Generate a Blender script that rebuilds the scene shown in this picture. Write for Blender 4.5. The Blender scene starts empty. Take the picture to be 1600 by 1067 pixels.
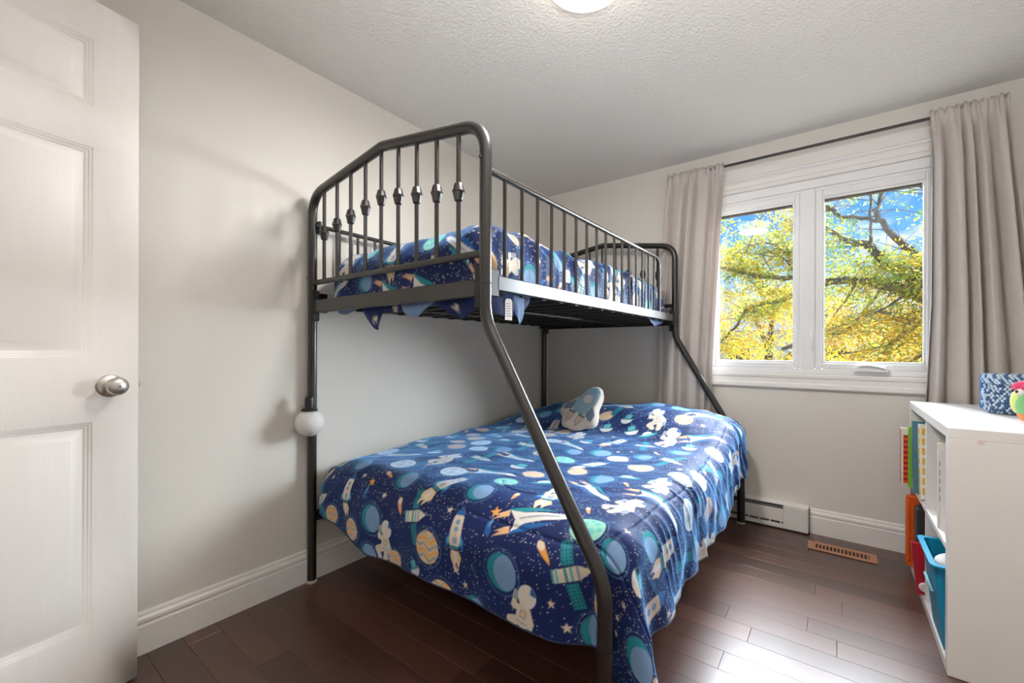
import bpy, bmesh, math, random
import numpy as np
from mathutils import Vector, Matrix

C = bpy.context.scene.collection
PI = math.pi
random.seed(7)
RNG = np.random.default_rng(7)

# ------------------------------------------------------------------ camera, world, sun, exposure
ROOM_W, ROOM_Y0, ROOM_Y1, ROOM_H = 2.68, -0.42, 2.9415, 2.2694
cam_d = bpy.data.cameras.new('camera')
cam = bpy.data.objects.new('camera', cam_d)
C.objects.link(cam)
bpy.context.scene.camera = cam
cam_d.sensor_width = 36.0
cam_d.lens = 36.0 * 665.87 / 1600.0
cam_d.shift_y = (545.45 - 533.5) / 1600.0
cam_d.clip_start = 0.02
cam_d.clip_end = 200
yaw = 0.6496
cam.matrix_world = (Matrix.Translation((1.8664, 0.0, 1.03)) @ Matrix.Rotation(yaw, 4, 'Z')
                    @ Matrix.Rotation(PI / 2, 4, 'X') @ Matrix.Rotation(0.003, 4, 'Z'))

vs = bpy.context.scene.view_settings
vs.view_transform = 'Standard'
vs.look = 'None'
vs.gamma = 1.0
vs.use_curve_mapping = False
vs.exposure = -0.2


def lin(c):
    return tuple((x / 12.92 if x <= 0.04045 else ((x + 0.055) / 1.055) ** 2.4) for x in [v / 255.0 for v in c])


def new_nodes(m):
    m.use_nodes = True
    nt = m.node_tree
    nt.nodes.clear()
    return nt, nt.nodes, nt.links


world = bpy.data.worlds.new('sky')
bpy.context.scene.world = world
nt, N, L = new_nodes(world)
tc = N.new('ShaderNodeTexCoord')
sep = N.new('ShaderNodeSeparateXYZ')
L.new(tc.outputs['Generated'], sep.inputs[0])
ramp = N.new('ShaderNodeValToRGB')
ramp.color_ramp.elements[0].position = 0.0
ramp.color_ramp.elements[0].color = (*lin((222, 232, 244)), 1)
ramp.color_ramp.elements[1].position = 0.5
ramp.color_ramp.elements[1].color = (*lin((52, 120, 210)), 1)
e = ramp.color_ramp.elements.new(0.2)
e.color = (*lin((84, 156, 230)), 1)
L.new(sep.outputs['Z'], ramp.inputs[0])
mp = N.new('ShaderNodeMapping')
mp.inputs['Scale'].default_value = (3.0, 3.0, 7.0)
L.new(tc.outputs['Generated'], mp.inputs[0])
nz = N.new('ShaderNodeTexNoise')
nz.inputs['Scale'].default_value = 1.6
nz.inputs['Detail'].default_value = 6
L.new(mp.outputs[0], nz.inputs['Vector'])
cr = N.new('ShaderNodeValToRGB')
cr.color_ramp.elements[0].position = 0.60
cr.color_ramp.elements[1].position = 0.72
L.new(nz.outputs['Fac'], cr.inputs[0])
mx = N.new('ShaderNodeMixRGB')
mx.inputs['Color2'].default_value = (0.95, 0.96, 0.98, 1)
L.new(cr.outputs[0], mx.inputs['Fac'])
L.new(ramp.outputs[0], mx.inputs['Color1'])
bg = N.new('ShaderNodeBackground')
bg.inputs['Strength'].default_value = 1.9
L.new(mx.outputs[0], bg.inputs['Color'])
wo = N.new('ShaderNodeOutputWorld')
L.new(bg.outputs[0], wo.inputs[0])


def add_light(name, kind, loc, energy, color=(1, 1, 1), direction=None, **kw):
    d = bpy.data.lights.new(name, kind)
    d.energy = energy
    d.color = color
    for k, v in kw.items():
        setattr(d, k, v)
    o = bpy.data.objects.new(name, d)
    C.objects.link(o)
    o.location = loc
    if direction is not None:
        o.rotation_euler = Vector(direction).to_track_quat('-Z', 'Y').to_euler()
    return o


add_light('sun', 'SUN', (4, 9, 6), 84.0, (0.86, 0.93, 1.0), direction=(-0.29, -0.80, -0.42), angle=math.radians(76))
HALL_FILL = add_light('hall_fill', 'AREA', (0.95, -1.25, 2.2), 8, (0.97, 0.985, 1.0), direction=(0, 0, -1), size=0.5)  # unseen fill added in the hall, brightens the bed front and lower bunk
# unseen fill light added beside the camera, bounced off the ceiling to brighten it
add_light('ceiling_bounce_fill', 'AREA', (2.10, -0.15, 1.15), 25, (0.985, 0.985, 1.0), direction=(-0.18, 0.54, 0.82), size=0.35, spread=math.radians(108))
LAMP_LIGHT = add_light('ceiling_lamp_light', 'AREA', (1.22, 1.30, 2.17), 27, (1.0, 0.955, 0.90), direction=(0, 0, -1), shape='DISK', size=0.24)


# ------------------------------------------------------------------ materials
def principled(name, rgb, rough=0.5, metal=0.0, spec=0.5, noise=0.0, nscale=8.0, bump=0.0, bscale=60.0, bdist=0.002,
               sheen=0.0, emit=None, estr=0.0, vcol=None, stretch=None, coat=0.0, trans=0.0):
    m = bpy.data.materials.new(name)
    nt, N, L = new_nodes(m)
    b = N.new('ShaderNodeBsdfPrincipled')
    out = N.new('ShaderNodeOutputMaterial')
    L.new(b.outputs[0], out.inputs[0])
    col = (*lin(rgb), 1)
    b.inputs['Base Color'].default_value = col
    b.inputs['Roughness'].default_value = rough
    b.inputs['Metallic'].default_value = metal
    b.inputs['Specular IOR Level'].default_value = spec
    b.inputs['Sheen Weight'].default_value = sheen
    b.inputs['Coat Weight'].default_value = coat
    b.inputs['Transmission Weight'].default_value = trans
    if emit:
        b.inputs['Emission Color'].default_value = (*lin(emit), 1)
        b.inputs['Emission Strength'].default_value = estr
    tc = N.new('ShaderNodeTexCoord')
    vec = tc.outputs['Object']
    if stretch:
        mp = N.new('ShaderNodeMapping')
        mp.inputs['Scale'].default_value = stretch
        L.new(vec, mp.inputs[0])
        vec = mp.outputs[0]
    base = None
    if vcol:
        v = N.new('ShaderNodeVertexColor')
        v.layer_name = vcol
        base = v.outputs['Color']
        L.new(base, b.inputs['Base Color'])
    if noise > 0:
        n = N.new('ShaderNodeTexNoise')
        n.inputs['Scale'].default_value = nscale
        n.inputs['Detail'].default_value = 4
        L.new(vec, n.inputs['Vector'])
        mr = N.new('ShaderNodeMapRange')
        mr.inputs['From Min'].default_value = 0.3
        mr.inputs['From Max'].default_value = 0.7
        mr.inputs['To Min'].default_value = 1 - noise
        mr.inputs['To Max'].default_value = 1 + noise
        L.new(n.outputs['Fac'], mr.inputs['Value'])
        mul = N.new('ShaderNodeVectorMath')
        mul.operation = 'SCALE'
        if base is not None:
            L.new(base, mul.inputs[0])
        else:
            mul.inputs[0].default_value = col[:3]
        L.new(mr.outputs[0], mul.inputs['Scale'])
        L.new(mul.outputs[0], b.inputs['Base Color'])
    if bump > 0:
        n2 = N.new('ShaderNodeTexNoise')
        n2.inputs['Scale'].default_value = bscale
        n2.inputs['Detail'].default_value = 3
        L.new(vec, n2.inputs['Vector'])
        bp = N.new('ShaderNodeBump')
        bp.inputs['Strength'].default_value = bump
        bp.inputs['Distance'].default_value = bdist
        L.new(n2.outputs['Fac'], bp.inputs['Height'])
        L.new(bp.outputs[0], b.inputs['Normal'])
    return m


M = {}
M['wall'] = principled('wall_paint', (224, 219, 211), 0.55, spec=0.3, noise=0.012, nscale=2.0, bump=0.12, bscale=220, bdist=0.001)
M['ceiling'] = principled('stippled_ceiling', (226, 223, 219), 0.8, spec=0.2, bump=0.6, bscale=88, bdist=0.009)
M['trim'] = principled('white_trim', (236, 232, 228), 0.38, noise=0.01, nscale=3, bump=0.03, bscale=40)
M['door'] = principled('white_door', (233, 227, 222), 0.42, noise=0.012, nscale=6, bump=0.16, bscale=34, bdist=0.0012, stretch=(6, 6, 0.5))
M['vinyl'] = principled('white_vinyl', (238, 238, 238), 0.32, noise=0.008, nscale=4)
M['nickel'] = principled('satin_nickel', (200, 194, 186), 0.38, metal=1.0, noise=0.03, nscale=30)
M['black_metal'] = principled('bronze_black_metal', (27, 22, 19), 0.34, spec=0.55, noise=0.08, nscale=25, bump=0.03, bscale=200)
pb_ = [n for n in M['black_metal'].node_tree.nodes if n.type == 'BSDF_PRINCIPLED'][0]
pb_.inputs['Coat Weight'].default_value = 0.55
pb_.inputs['Coat Roughness'].default_value = 0.22
M['dark_metal'] = principled('dark_slat_metal', (30, 29, 29), 0.5, noise=0.06, nscale=25)
M['black_plastic'] = principled('black_plastic', (26, 25, 25), 0.38, noise=0.05, nscale=30)
M['foot_cap'] = principled('clear_grey_foot', (190, 180, 172), 0.4, noise=0.03, nscale=30)
M['rod'] = principled('dark_rod', (58, 56, 56), 0.4, noise=0.04, nscale=20)
M['heater'] = principled('heater_enamel', (228, 224, 219), 0.35, noise=0.01, nscale=6)
M['heater_dark'] = principled('heater_grille', (112, 110, 108), 0.5, noise=0.2, nscale=40)
M['vent_wood'] = principled('vent_wood', (176, 122, 88), 0.4, noise=0.08, nscale=20, stretch=(2, 14, 2))
M['vent_hole'] = principled('vent_hole', (46, 30, 22), 0.8, noise=0.1, nscale=30)
M['shelf'] = principled('white_laminate', (236, 233, 229), 0.36, noise=0.008, nscale=5)
M['globe'] = principled('frosted_globe', (232, 229, 226), 0.38, noise=0.03, nscale=90, bump=0.5, bscale=110, bdist=0.002)
M['lining'] = principled('blue_grey_lining', (112, 140, 184), 0.75, sheen=0.2, noise=0.06, nscale=14)
M['navy'] = principled('navy_sheet', (24, 34, 66), 0.7, sheen=0.2, noise=0.08, nscale=12)
M['tag'] = principled('white_tag', (226, 222, 220), 0.7, noise=0.02, nscale=40)
M['tag_ink'] = principled('tag_ink', (150, 146, 146), 0.7, noise=0.05, nscale=200)
M['print'] = principled('space_print_fabric', (20, 34, 80), 0.62, spec=0.28, sheen=0.12, vcol='print', noise=0.05, nscale=40, bump=0.10, bscale=420, bdist=0.0006)
pb_ = [n for n in M['print'].node_tree.nodes if n.type == 'BSDF_PRINCIPLED'][0]
pb_.inputs['Sheen Weight'].default_value = 0.75
pb_.inputs['Sheen Roughness'].default_value = 0.35
pb_.inputs['Sheen Tint'].default_value = (0.22, 0.52, 1.0, 1)
M['plush_print'] = principled('plush_print', (220, 210, 200), 0.85, sheen=0.4, vcol='print', noise=0.03, nscale=60, bump=0.3, bscale=300, bdist=0.001)
M['hall'] = principled('hall_paint', (222, 216, 206), 0.6, noise=0.012, nscale=2)
M['lamp_base'] = principled('lamp_base', (225, 220, 212), 0.3, metal=0.3, noise=0.02, nscale=10)
M['lamp_glass'] = principled('lamp_glass', (255, 252, 246), 0.3, emit=(255, 246, 232), estr=9.0, noise=0.005, nscale=10)
M['bin'] = principled('turquoise_plastic', (10, 146, 186), 0.35, noise=0.02, nscale=12)
M['white_soft'] = principled('white_soft', (232, 228, 224), 0.6, noise=0.02, nscale=20)
M['red'] = principled('red_plastic', (176, 22, 42), 0.35, noise=0.04, nscale=20)
M['orange'] = principled('orange_plastic', (232, 96, 30), 0.42, noise=0.04, nscale=20)
M['charcoal'] = principled('charcoal_plastic', (58, 56, 56), 0.5, noise=0.05, nscale=20)
M['teal_book'] = principled('teal_cover', (76, 128, 146), 0.45, noise=0.04, nscale=30)
M['green_book'] = principled('green_cover', (132, 190, 62), 0.5, noise=0.05, nscale=30)
M['grey_book'] = principled('grey_cover', (150, 150, 152), 0.5, noise=0.06, nscale=30)
M['paper'] = principled('paper', (232, 226, 214), 0.7, noise=0.03, nscale=60)
M['mustard'] = principled('mustard', (222, 178, 70), 0.55, noise=0.05, nscale=30)
M['blue_box'] = principled('blue_card', (28, 128, 196), 0.4, noise=0.12, nscale=40)
M['navy_card'] = principled('navy_card', (30, 58, 132), 0.4, noise=0.12, nscale=40)
M['pink'] = principled('pink_felt', (226, 62, 112), 0.8, sheen=0.4, noise=0.06, nscale=40, bump=0.3, bscale=200)
M['green_felt'] = principled('green_felt', (118, 186, 116), 0.8, sheen=0.4, noise=0.05, nscale=40, bump=0.3, bscale=200)
M['lime_felt'] = principled('lime_felt', (214, 222, 132), 0.8, sheen=0.3, noise=0.05, nscale=40)
M['orange_felt'] = principled('orange_felt', (238, 130, 46), 0.8, sheen=0.3, noise=0.05, nscale=40)
M['yarn_dark'] = principled('yarn_blue', (62, 104, 150), 0.9, sheen=0.4, noise=0.3, nscale=90)
M['yarn_light'] = principled('yarn_pale', (196, 214, 232), 0.9, sheen=0.4, noise=0.15, nscale=90)
M['bark'] = principled('tree_bark', (86, 78, 70), 0.9, noise=0.35, nscale=14, bump=0.6, bscale=30, bdist=0.02)
M['lawn'] = principled('lawn_grass', (122, 112, 92), 0.95, noise=0.3, nscale=3)
M['soffit'] = principled('brown_exterior_trim', (60, 48, 42), 0.6, noise=0.06, nscale=10)
M['siding'] = principled('pale_siding', (220, 218, 214), 0.7, noise=0.03, nscale=5)
M['roofing'] = principled('roof_shingle', (96, 92, 94), 0.9, noise=0.15, nscale=10)


def curtain_mat():
    m = principled('grey_satin_curtain', (222, 213, 207), 0.5, spec=0.4, sheen=0.3, noise=0.03, nscale=30, bump=0.15, bscale=500, bdist=0.0006)
    nt = m.node_tree
    b = [n for n in nt.nodes if n.type == 'BSDF_PRINCIPLED'][0]
    out = [n for n in nt.nodes if n.type == 'OUTPUT_MATERIAL'][0]
    t = nt.nodes.new('ShaderNodeBsdfTranslucent')
    t.inputs['Color'].default_value = (*lin((206, 196, 190)), 1)
    mix = nt.nodes.new('ShaderNodeMixShader')
    mix.inputs[0].default_value = 0.22
    nt.links.new(b.outputs[0], mix.inputs[1])
    nt.links.new(t.outputs[0], mix.inputs[2])
    nt.links.new(mix.outputs[0], out.inputs[0])
    return m


M['curtain'] = curtain_mat()


def glass_mat():
    m = bpy.data.materials.new('window_glass')
    nt, N, L = new_nodes(m)
    t = N.new('ShaderNodeBsdfTransparent')
    t.inputs['Color'].default_value = (0.96, 0.975, 0.97, 1)
    g = N.new('ShaderNodeBsdfGlossy')
    g.inputs['Roughness'].default_value = 0.02
    lw = N.new('ShaderNodeLayerWeight')       # Schlick reflectance, the same from both sides
    p5 = N.new('ShaderNodeMath')
    p5.operation = 'POWER'
    p5.inputs[1].default_value = 5.0
    L.new(lw.outputs['Facing'], p5.inputs[0])
    fr = N.new('ShaderNodeMath')
    fr.operation = 'MULTIPLY_ADD'
    fr.inputs[1].default_value = 0.96
    fr.inputs[2].default_value = 0.03
    L.new(p5.outputs[0], fr.inputs[0])
    mix = N.new('ShaderNodeMixShader')
    out = N.new('ShaderNodeOutputMaterial')
    L.new(fr.outputs[0], mix.inputs[0])
    L.new(t.outputs[0], mix.inputs[1])
    L.new(g.outputs[0], mix.inputs[2])
    L.new(mix.outputs[0], out.inputs[0])
    return m


M['glass'] = glass_mat()


def leaf_mat():
    m = principled('autumn_leaf', (200, 190, 60), 0.6, spec=0.3, vcol='leaf', noise=0.1, nscale=6)
    nt = m.node_tree
    b = [n for n in nt.nodes if n.type == 'BSDF_PRINCIPLED'][0]
    v = [n for n in nt.nodes if n.type == 'VERTEX_COLOR'][0]
    out = [n for n in nt.nodes if n.type == 'OUTPUT_MATERIAL'][0]
    t = nt.nodes.new('ShaderNodeBsdfTranslucent')
    nt.links.new(v.outputs['Color'], t.inputs['Color'])
    mix = nt.nodes.new('ShaderNodeMixShader')
    mix.inputs[0].default_value = 0.55
    nt.links.new(b.outputs[0], mix.inputs[1])
    nt.links.new(t.outputs[0], mix.inputs[2])
    nt.links.new(mix.outputs[0], out.inputs[0])
    return m


M['leaf'] = leaf_mat()


def plank_mat():
    m = bpy.data.materials.new('cherry_hardwood')
    nt, N, L = new_nodes(m)
    b = N.new('ShaderNodeBsdfPrincipled')
    out = N.new('ShaderNodeOutputMaterial')
    L.new(b.outputs[0], out.inputs[0])
    oi = N.new('ShaderNodeObjectInfo')
    r = N.new('ShaderNodeValToRGB')
    r.color_ramp.elements[0].color = (*lin((68, 41, 34)), 1)
    r.color_ramp.elements[1].color = (*lin((98, 62, 52)), 1)
    e = r.color_ramp.elements.new(0.5)
    e.color = (*lin((82, 50, 41)), 1)
    L.new(oi.outputs['Random'], r.inputs[0])
    tc = N.new('ShaderNodeTexCoord')
    addv = N.new('ShaderNodeVectorMath')
    addv.operation = 'ADD'
    L.new(tc.outputs['Object'], addv.inputs[0])
    L.new(oi.outputs['Location'], addv.inputs[1])
    mp = N.new('ShaderNodeMapping')
    mp.inputs['Scale'].default_value = (1.6, 22, 4)
    L.new(addv.outputs[0], mp.inputs[0])
    n = N.new('ShaderNodeTexNoise')
    n.inputs['Scale'].default_value = 4
    n.inputs['Detail'].default_value = 6
    L.new(mp.outputs[0], n.inputs['Vector'])
    mr = N.new('ShaderNodeMapRange')
    mr.inputs['To Min'].default_value = 0.72
    mr.inputs['To Max'].default_value = 1.3
    L.new(n.outputs['Fac'], mr.inputs['Value'])
    mul = N.new('ShaderNodeVectorMath')
    mul.operation = 'SCALE'
    L.new(r.outputs[0], mul.inputs[0])
    L.new(mr.outputs[0], mul.inputs['Scale'])
    L.new(mul.outputs[0], b.inputs['Base Color'])
    mr2 = N.new('ShaderNodeMapRange')
    mr2.inputs['To Min'].default_value = 0.34
    mr2.inputs['To Max'].default_value = 0.48
    L.new(n.outputs['Fac'], mr2.inputs['Value'])
    L.new(mr2.outputs[0], b.inputs['Roughness'])
    b.inputs['Specular IOR Level'].default_value = 0.6
    b.inputs['Coat Weight'].default_value = 0.6
    b.inputs['Coat Roughness'].default_value = 0.24
    bp = N.new('ShaderNodeBump')
    bp.inputs['Strength'].default_value = 0.08
    bp.inputs['Distance'].default_value = 0.002
    L.new(n.outputs['Fac'], bp.inputs['Height'])
    L.new(bp.outputs[0], b.inputs['Normal'])
    return m


M['plank'] = plank_mat()


# ------------------------------------------------------------------ mesh builder
class MB:
    def __init__(self):
        self.v, self.f, self.m = [], [], []

    def add(self, verts, faces, mi=0):
        o = len(self.v)
        self.v += [tuple(p) for p in verts]
        self.f += [tuple(i + o for i in f) for f in faces]
        self.m += [mi] * len(faces)
        return self

    def box(self, x0, x1, y0, y1, z0, z1, bev=0.0, mi=0, mat=None, seg=1):
        bm = bmesh.new()
        bmesh.ops.create_cube(bm, size=1)
        for p in bm.verts:
            p.co = Vector((x0 + (p.co.x + .5) * (x1 - x0), y0 + (p.co.y + .5) * (y1 - y0), z0 + (p.co.z + .5) * (z1 - z0)))
        if bev > 0:
            bmesh.ops.bevel(bm, geom=list(bm.edges), offset=bev, segments=seg, affect='EDGES', profile=0.6)
        if mat is not None:
            bm.transform(mat)
        bm.verts.index_update()
        self.add([p.co[:] for p in bm.verts], [[q.index for q in f.verts] for f in bm.faces], mi)
        bm.free()
        return self

    def tube(self, pts, r, seg=10, cap=True, mi=0, closed=False):
        pts = [Vector(p) for p in pts]
        n = len(pts)
        rs = r if isinstance(r, (list, tuple)) else [r] * n
        ts = []
        for i in range(n):
            if closed:
                t = pts[(i + 1) % n] - pts[i - 1]
            else:
                t = pts[min(i + 1, n - 1)] - pts[max(i - 1, 0)]
            ts.append(t.normalized() if t.length > 1e-9 else Vector((0, 0, 1)))
        a = Vector((0, 0, 1)) if abs(ts[0].z) < 0.9 else Vector((1, 0, 0))
        u = (a - ts[0] * a.dot(ts[0])).normalized()
        verts, faces = [], []
        for i in range(n):
            u = (u - ts[i] * u.dot(ts[i]))
            u = u.normalized() if u.length > 1e-6 else ts[i].orthogonal().normalized()
            w = ts[i].cross(u)
            k = 1.0
            if 0 < i < n - 1 and not closed:
                d1 = (pts[i] - pts[i - 1]).normalized()
                k = min(1.0 / max(abs(d1.dot(ts[i])), 0.6), 1.4)
            for j in range(seg):
                an = 2 * PI * j / seg
                verts.append(pts[i] + (u * math.cos(an) + w * math.sin(an)) * rs[i] * (1 if k == 1 else 1 + (k - 1) * 0.5))
        rings = n if closed else n - 1
        for i in range(rings):
            for j in range(seg):
                a0 = i * seg + j
                a1 = i * seg + (j + 1) % seg
                b0 = ((i + 1) % n) * seg + j
                b1 = ((i + 1) % n) * seg + (j + 1) % seg
                faces.append((a0, a1, b1, b0))
        if cap and not closed:
            faces.append(tuple(range(seg))[::-1])
            faces.append(tuple((n - 1) * seg + j for j in range(seg)))
        return self.add(verts, faces, mi)

    def lathe(self, prof, center=(0, 0, 0), seg=24, mat=None, mi=0):
        """prof: list of (r, z) about a vertical axis."""
        verts, faces = [], []
        for (r, z) in prof:
            for j in range(seg):
                an = 2 * PI * j / seg
                verts.append(Vector((r * math.cos(an), r * math.sin(an), z)))
        for i in range(len(prof) - 1):
            for j in range(seg):
                faces.append((i * seg + j, i * seg + (j + 1) % seg, (i + 1) * seg + (j + 1) % seg, (i + 1) * seg + j))
        if prof[0][0] > 1e-6:
            faces.append(tuple(range(seg))[::-1])
        if prof[-1][0] > 1e-6:
            faces.append(tuple((len(prof) - 1) * seg + j for j in range(seg)))
        if mat is not None:
            verts = [mat @ p for p in verts]
        c = Vector(center)
        return self.add([p + c for p in verts], faces, mi)

    def sphere(self, c, r, seg=18, rings=12, scale=(1, 1, 1), mi=0, mat=None):
        prof = [(max(r * math.sin(PI * i / rings), 1e-7), -r * math.cos(PI * i / rings)) for i in range(rings + 1)]
        S = Matrix.Diagonal((*scale, 1))
        if mat is not None:
            S = mat @ S
        return self.lathe(prof, c, seg, S, mi)

    def prism(self, poly, axis, a0, a1, mi=0):
        """poly 2-D points; axis 'x': poly=(y,z) extruded in x, 'y': poly=(x,z), 'z': poly=(x,y)."""
        def P(p, a):
            return {'x': (a, p[0], p[1]), 'y': (p[0], a, p[1]), 'z': (p[0], p[1], a)}[axis]
        n = len(poly)
        verts = [P(p, a0) for p in poly] + [P(p, a1) for p in poly]
        faces = [tuple(range(n))[::-1], tuple(range(n, 2 * n))]
        for i in range(n):
            j = (i + 1) % n
            faces.append((i, j, n + j, n + i))
        return self.add(verts, faces, mi)

    def transform(self, mat):
        self.v = [tuple(mat @ Vector(p)) for p in self.v]
        return self

    def build(self, name, mats, parent=None, smooth=True, angle=35, origin=None, fix=True):
        off = Vector(origin) if origin is not None else Vector((0, 0, 0))
        if parent is not None:
            off = Vector(WL[parent.name])
        me = bpy.data.meshes.new(name)
        me.from_pydata([tuple(Vector(p) - off) for p in self.v], [], self.f)
        mats = mats if isinstance(mats, (list, tuple)) else [mats]
        for m in mats:
            me.materials.append(m)
        if len(mats) > 1:
            me.polygons.foreach_set('material_index', self.m)
        if fix:
            bm = bmesh.new()
            bm.from_mesh(me)
            bmesh.ops.recalc_face_normals(bm, faces=bm.faces)
            bm.to_mesh(me)
            bm.free()
        if smooth:
            me.shade_smooth()
            me.set_sharp_from_angle(angle=math.radians(angle))
        o = bpy.data.objects.new(name, me)
        C.objects.link(o)
        if parent is not None:
            o.parent = parent
            WL[o.name] = tuple(off)
        else:
            o.location = off
            WL[o.name] = tuple(off)
        return o


WL = {}


def tag(o, label=None, cat=None, group=None, kind=None):
    if label:
        o['label'] = label
    if cat:
        o['category'] = cat
    if group:
        o['group'] = group
    if kind:
        o['kind'] = kind
    return o


def thing(name, loc, label=None, cat=None, group=None, kind=None):
    o = bpy.data.objects.new(name, None)
    o.empty_display_size = 0.05
    C.objects.link(o)
    o.location = loc
    WL[o.name] = tuple(loc)
    return tag(o, label, cat, group, kind)


def sub_empty(name, parent):
    o = bpy.data.objects.new(name, None)
    C.objects.link(o)
    o.parent = parent
    WL[o.name] = WL[parent.name]
    return o


def struct(o):
    o['kind'] = 'structure'
    return o


def arc(c, r, a0, a1, n, plane):
    out = []
    for i in range(n + 1):
        a = a0 + (a1 - a0) * i / n
        if plane == 'xz':
            out.append((c[0] + r * math.cos(a), c[1], c[2] + r * math.sin(a)))
        else:
            out.append((c[0], c[1] + r * math.cos(a), c[2] + r * math.sin(a)))
    return out


def bend(pts, r, n=6):
    """round the inner corners of a polyline by radius r (per corner or one)"""
    P = [Vector(p) for p in pts]
    out = [P[0]]
    for i in range(1, len(P) - 1):
        ri = r[i - 1] if isinstance(r, (list, tuple)) else r
        d0 = (P[i - 1] - P[i]).normalized()
        d1 = (P[i + 1] - P[i]).normalized()
        ang = d0.angle(d1)
        t = min(ri / math.tan(ang / 2), (P[i - 1] - P[i]).length * .49, (P[i + 1] - P[i]).length * .49)
        a, b = P[i] + d0 * t, P[i] + d1 * t
        for k in range(n + 1):
            s = k / n
            out.append(a * (1 - s) ** 2 + P[i] * 2 * s * (1 - s) + b * s ** 2)
    out.append(P[-1])
    return out


# ------------------------------------------------------------------ room shell
W, Y0, Y1, H = ROOM_W, ROOM_Y0, ROOM_Y1, ROOM_H
T = 0.12
HY = -1.75   # far end of the hall outside the door
sub = struct(MB().box(-T, W + T, HY - T, Y1 + 0.02, -0.14, -0.014).build('floor', M['vent_hole'], smooth=False))
sub.location = (0, 0, 0)
pw = 0.10
FORCED = {18: (1.53, 1.872), 15: (1.565,), 22: (1.798,), 23: (1.47,), 16: (2.06,), 20: (1.35, 2.2)}
rows = int(math.ceil((3.0 - HY) / pw))
for r in range(rows):
    yb = 3.0 - r * pw
    yt = min(yb, Y1)
    key = int(round((yb - pw) / pw))
    x = -0.01 - random.uniform(0, 0.9)
    cuts = [x]
    while x < W + 0.01:
        x += random.choice([0.62, 0.78, 0.95, 1.1, 1.25])
        cuts.append(x)
    for fx in FORCED.get(key, ()):
        cuts = [c for c in cuts if abs(c - fx) > .3] + [fx]
    cuts = sorted(cuts)
    for xa, xb in zip(cuts[:-1], cuts[1:]):
        xa, xb = max(xa, 0.0), min(xb, W)
        if xb - xa < 0.02:
            continue
        if yb < Y0 - 0.2 and (xb < 0.0 or xa > 1.7):
            continue
        mb = MB().box(xa + .0005, xb - .0005, yb - pw + .0004, yt - .0004, -0.016, 0.0 - random.uniform(0, .0003), bev=0.0005)
        p = mb.build('plank', M['plank'], smooth=False, fix=False, origin=((xa + xb) / 2, yb - pw / 2, 0))
        p.parent = sub

struct(MB().box(-T, W + T, HY - T, Y1 + T + .05, H, H + 0.1).build('ceiling', M['ceiling'], smooth=False))
struct(MB().box(-T, 0, HY - T, Y1 + T + .05, -0.14, H).build('wall_left', M['wall'], smooth=False))
struct(MB().box(W, W + T, HY - T, Y1 + T + .05, -0.14, H).build('wall_right', M['wall'], smooth=False))
# back wall with the window opening
OX0, OX1, OZ0, OZ1 = 1.185, 2.295, 0.893, 1.997
bwt = 0.16
mb = MB()
mb.box(0, OX0, Y1, Y1 + bwt, -0.14, H)
mb.box(OX1, W, Y1, Y1 + bwt, -0.14, H)
mb.box(OX0, OX1, Y1, Y1 + bwt, -0.14, OZ0)
mb.box(OX0, OX1, Y1, Y1 + bwt, OZ1, H)
struct(mb.build('wall_back', M['wall'], smooth=False))
# near wall with the doorway, and the hall beyond it
DX0, DX1, DZ = 0.262, 1.04, 2.05
mb = MB()
mb.box(0, DX0, Y0 - T, Y0, -0.14, H)
mb.box(DX1, W, Y0 - T, Y0, -0.14, H)
mb.box(DX0, DX1, Y0 - T, Y0, DZ, H)
struct(mb.build('wall_near', M['wall'], smooth=False))
struct(MB().box(0, W, HY - T, HY, -0.14, H).build('wall_hall', M['hall'], smooth=False))
mb = MB()
for (a, b, c, d) in ((DX0 - .07, DX0 - .002, 0, DZ + .07), (DX1 + .002, DX1 + .07, 0, DZ + .07), (DX0 - .002, DX1 + .002, DZ + .002, DZ + .07)):
    mb.box(a, b, Y0, Y0 + 0.014, c, d, bev=0.004)
struct(mb.build('trim_1', M['trim']))

# baseboards: colonial profile (depth, height)
BP = [(0, 0), (0.015, 0), (0.015, 0.094), (0.0125, 0.097), (0.0125, 0.104), (0.0155, 0.108), (0.0145, 0.118), (0.008, 0.126),
      (0.0085, 0.131), (0.006, 0.138), (0, 0.140)]
mb = MB().prism([(d, z) for d, z in BP], 'y', Y0, Y1 - .0155)
struct(mb.build('baseboard_left', M['trim'], angle=25))
mb = MB().prism([(Y1 - d, z) for d, z in BP], 'x', 1.752, W - .0155)
struct(mb.build('baseboard_back', M['trim'], angle=25))
mb = MB().prism([(W - d, z) for d, z in BP], 'y', Y0, Y1 - .0155)
struct(mb.build('baseboard_right', M['trim'], angle=25))

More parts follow.
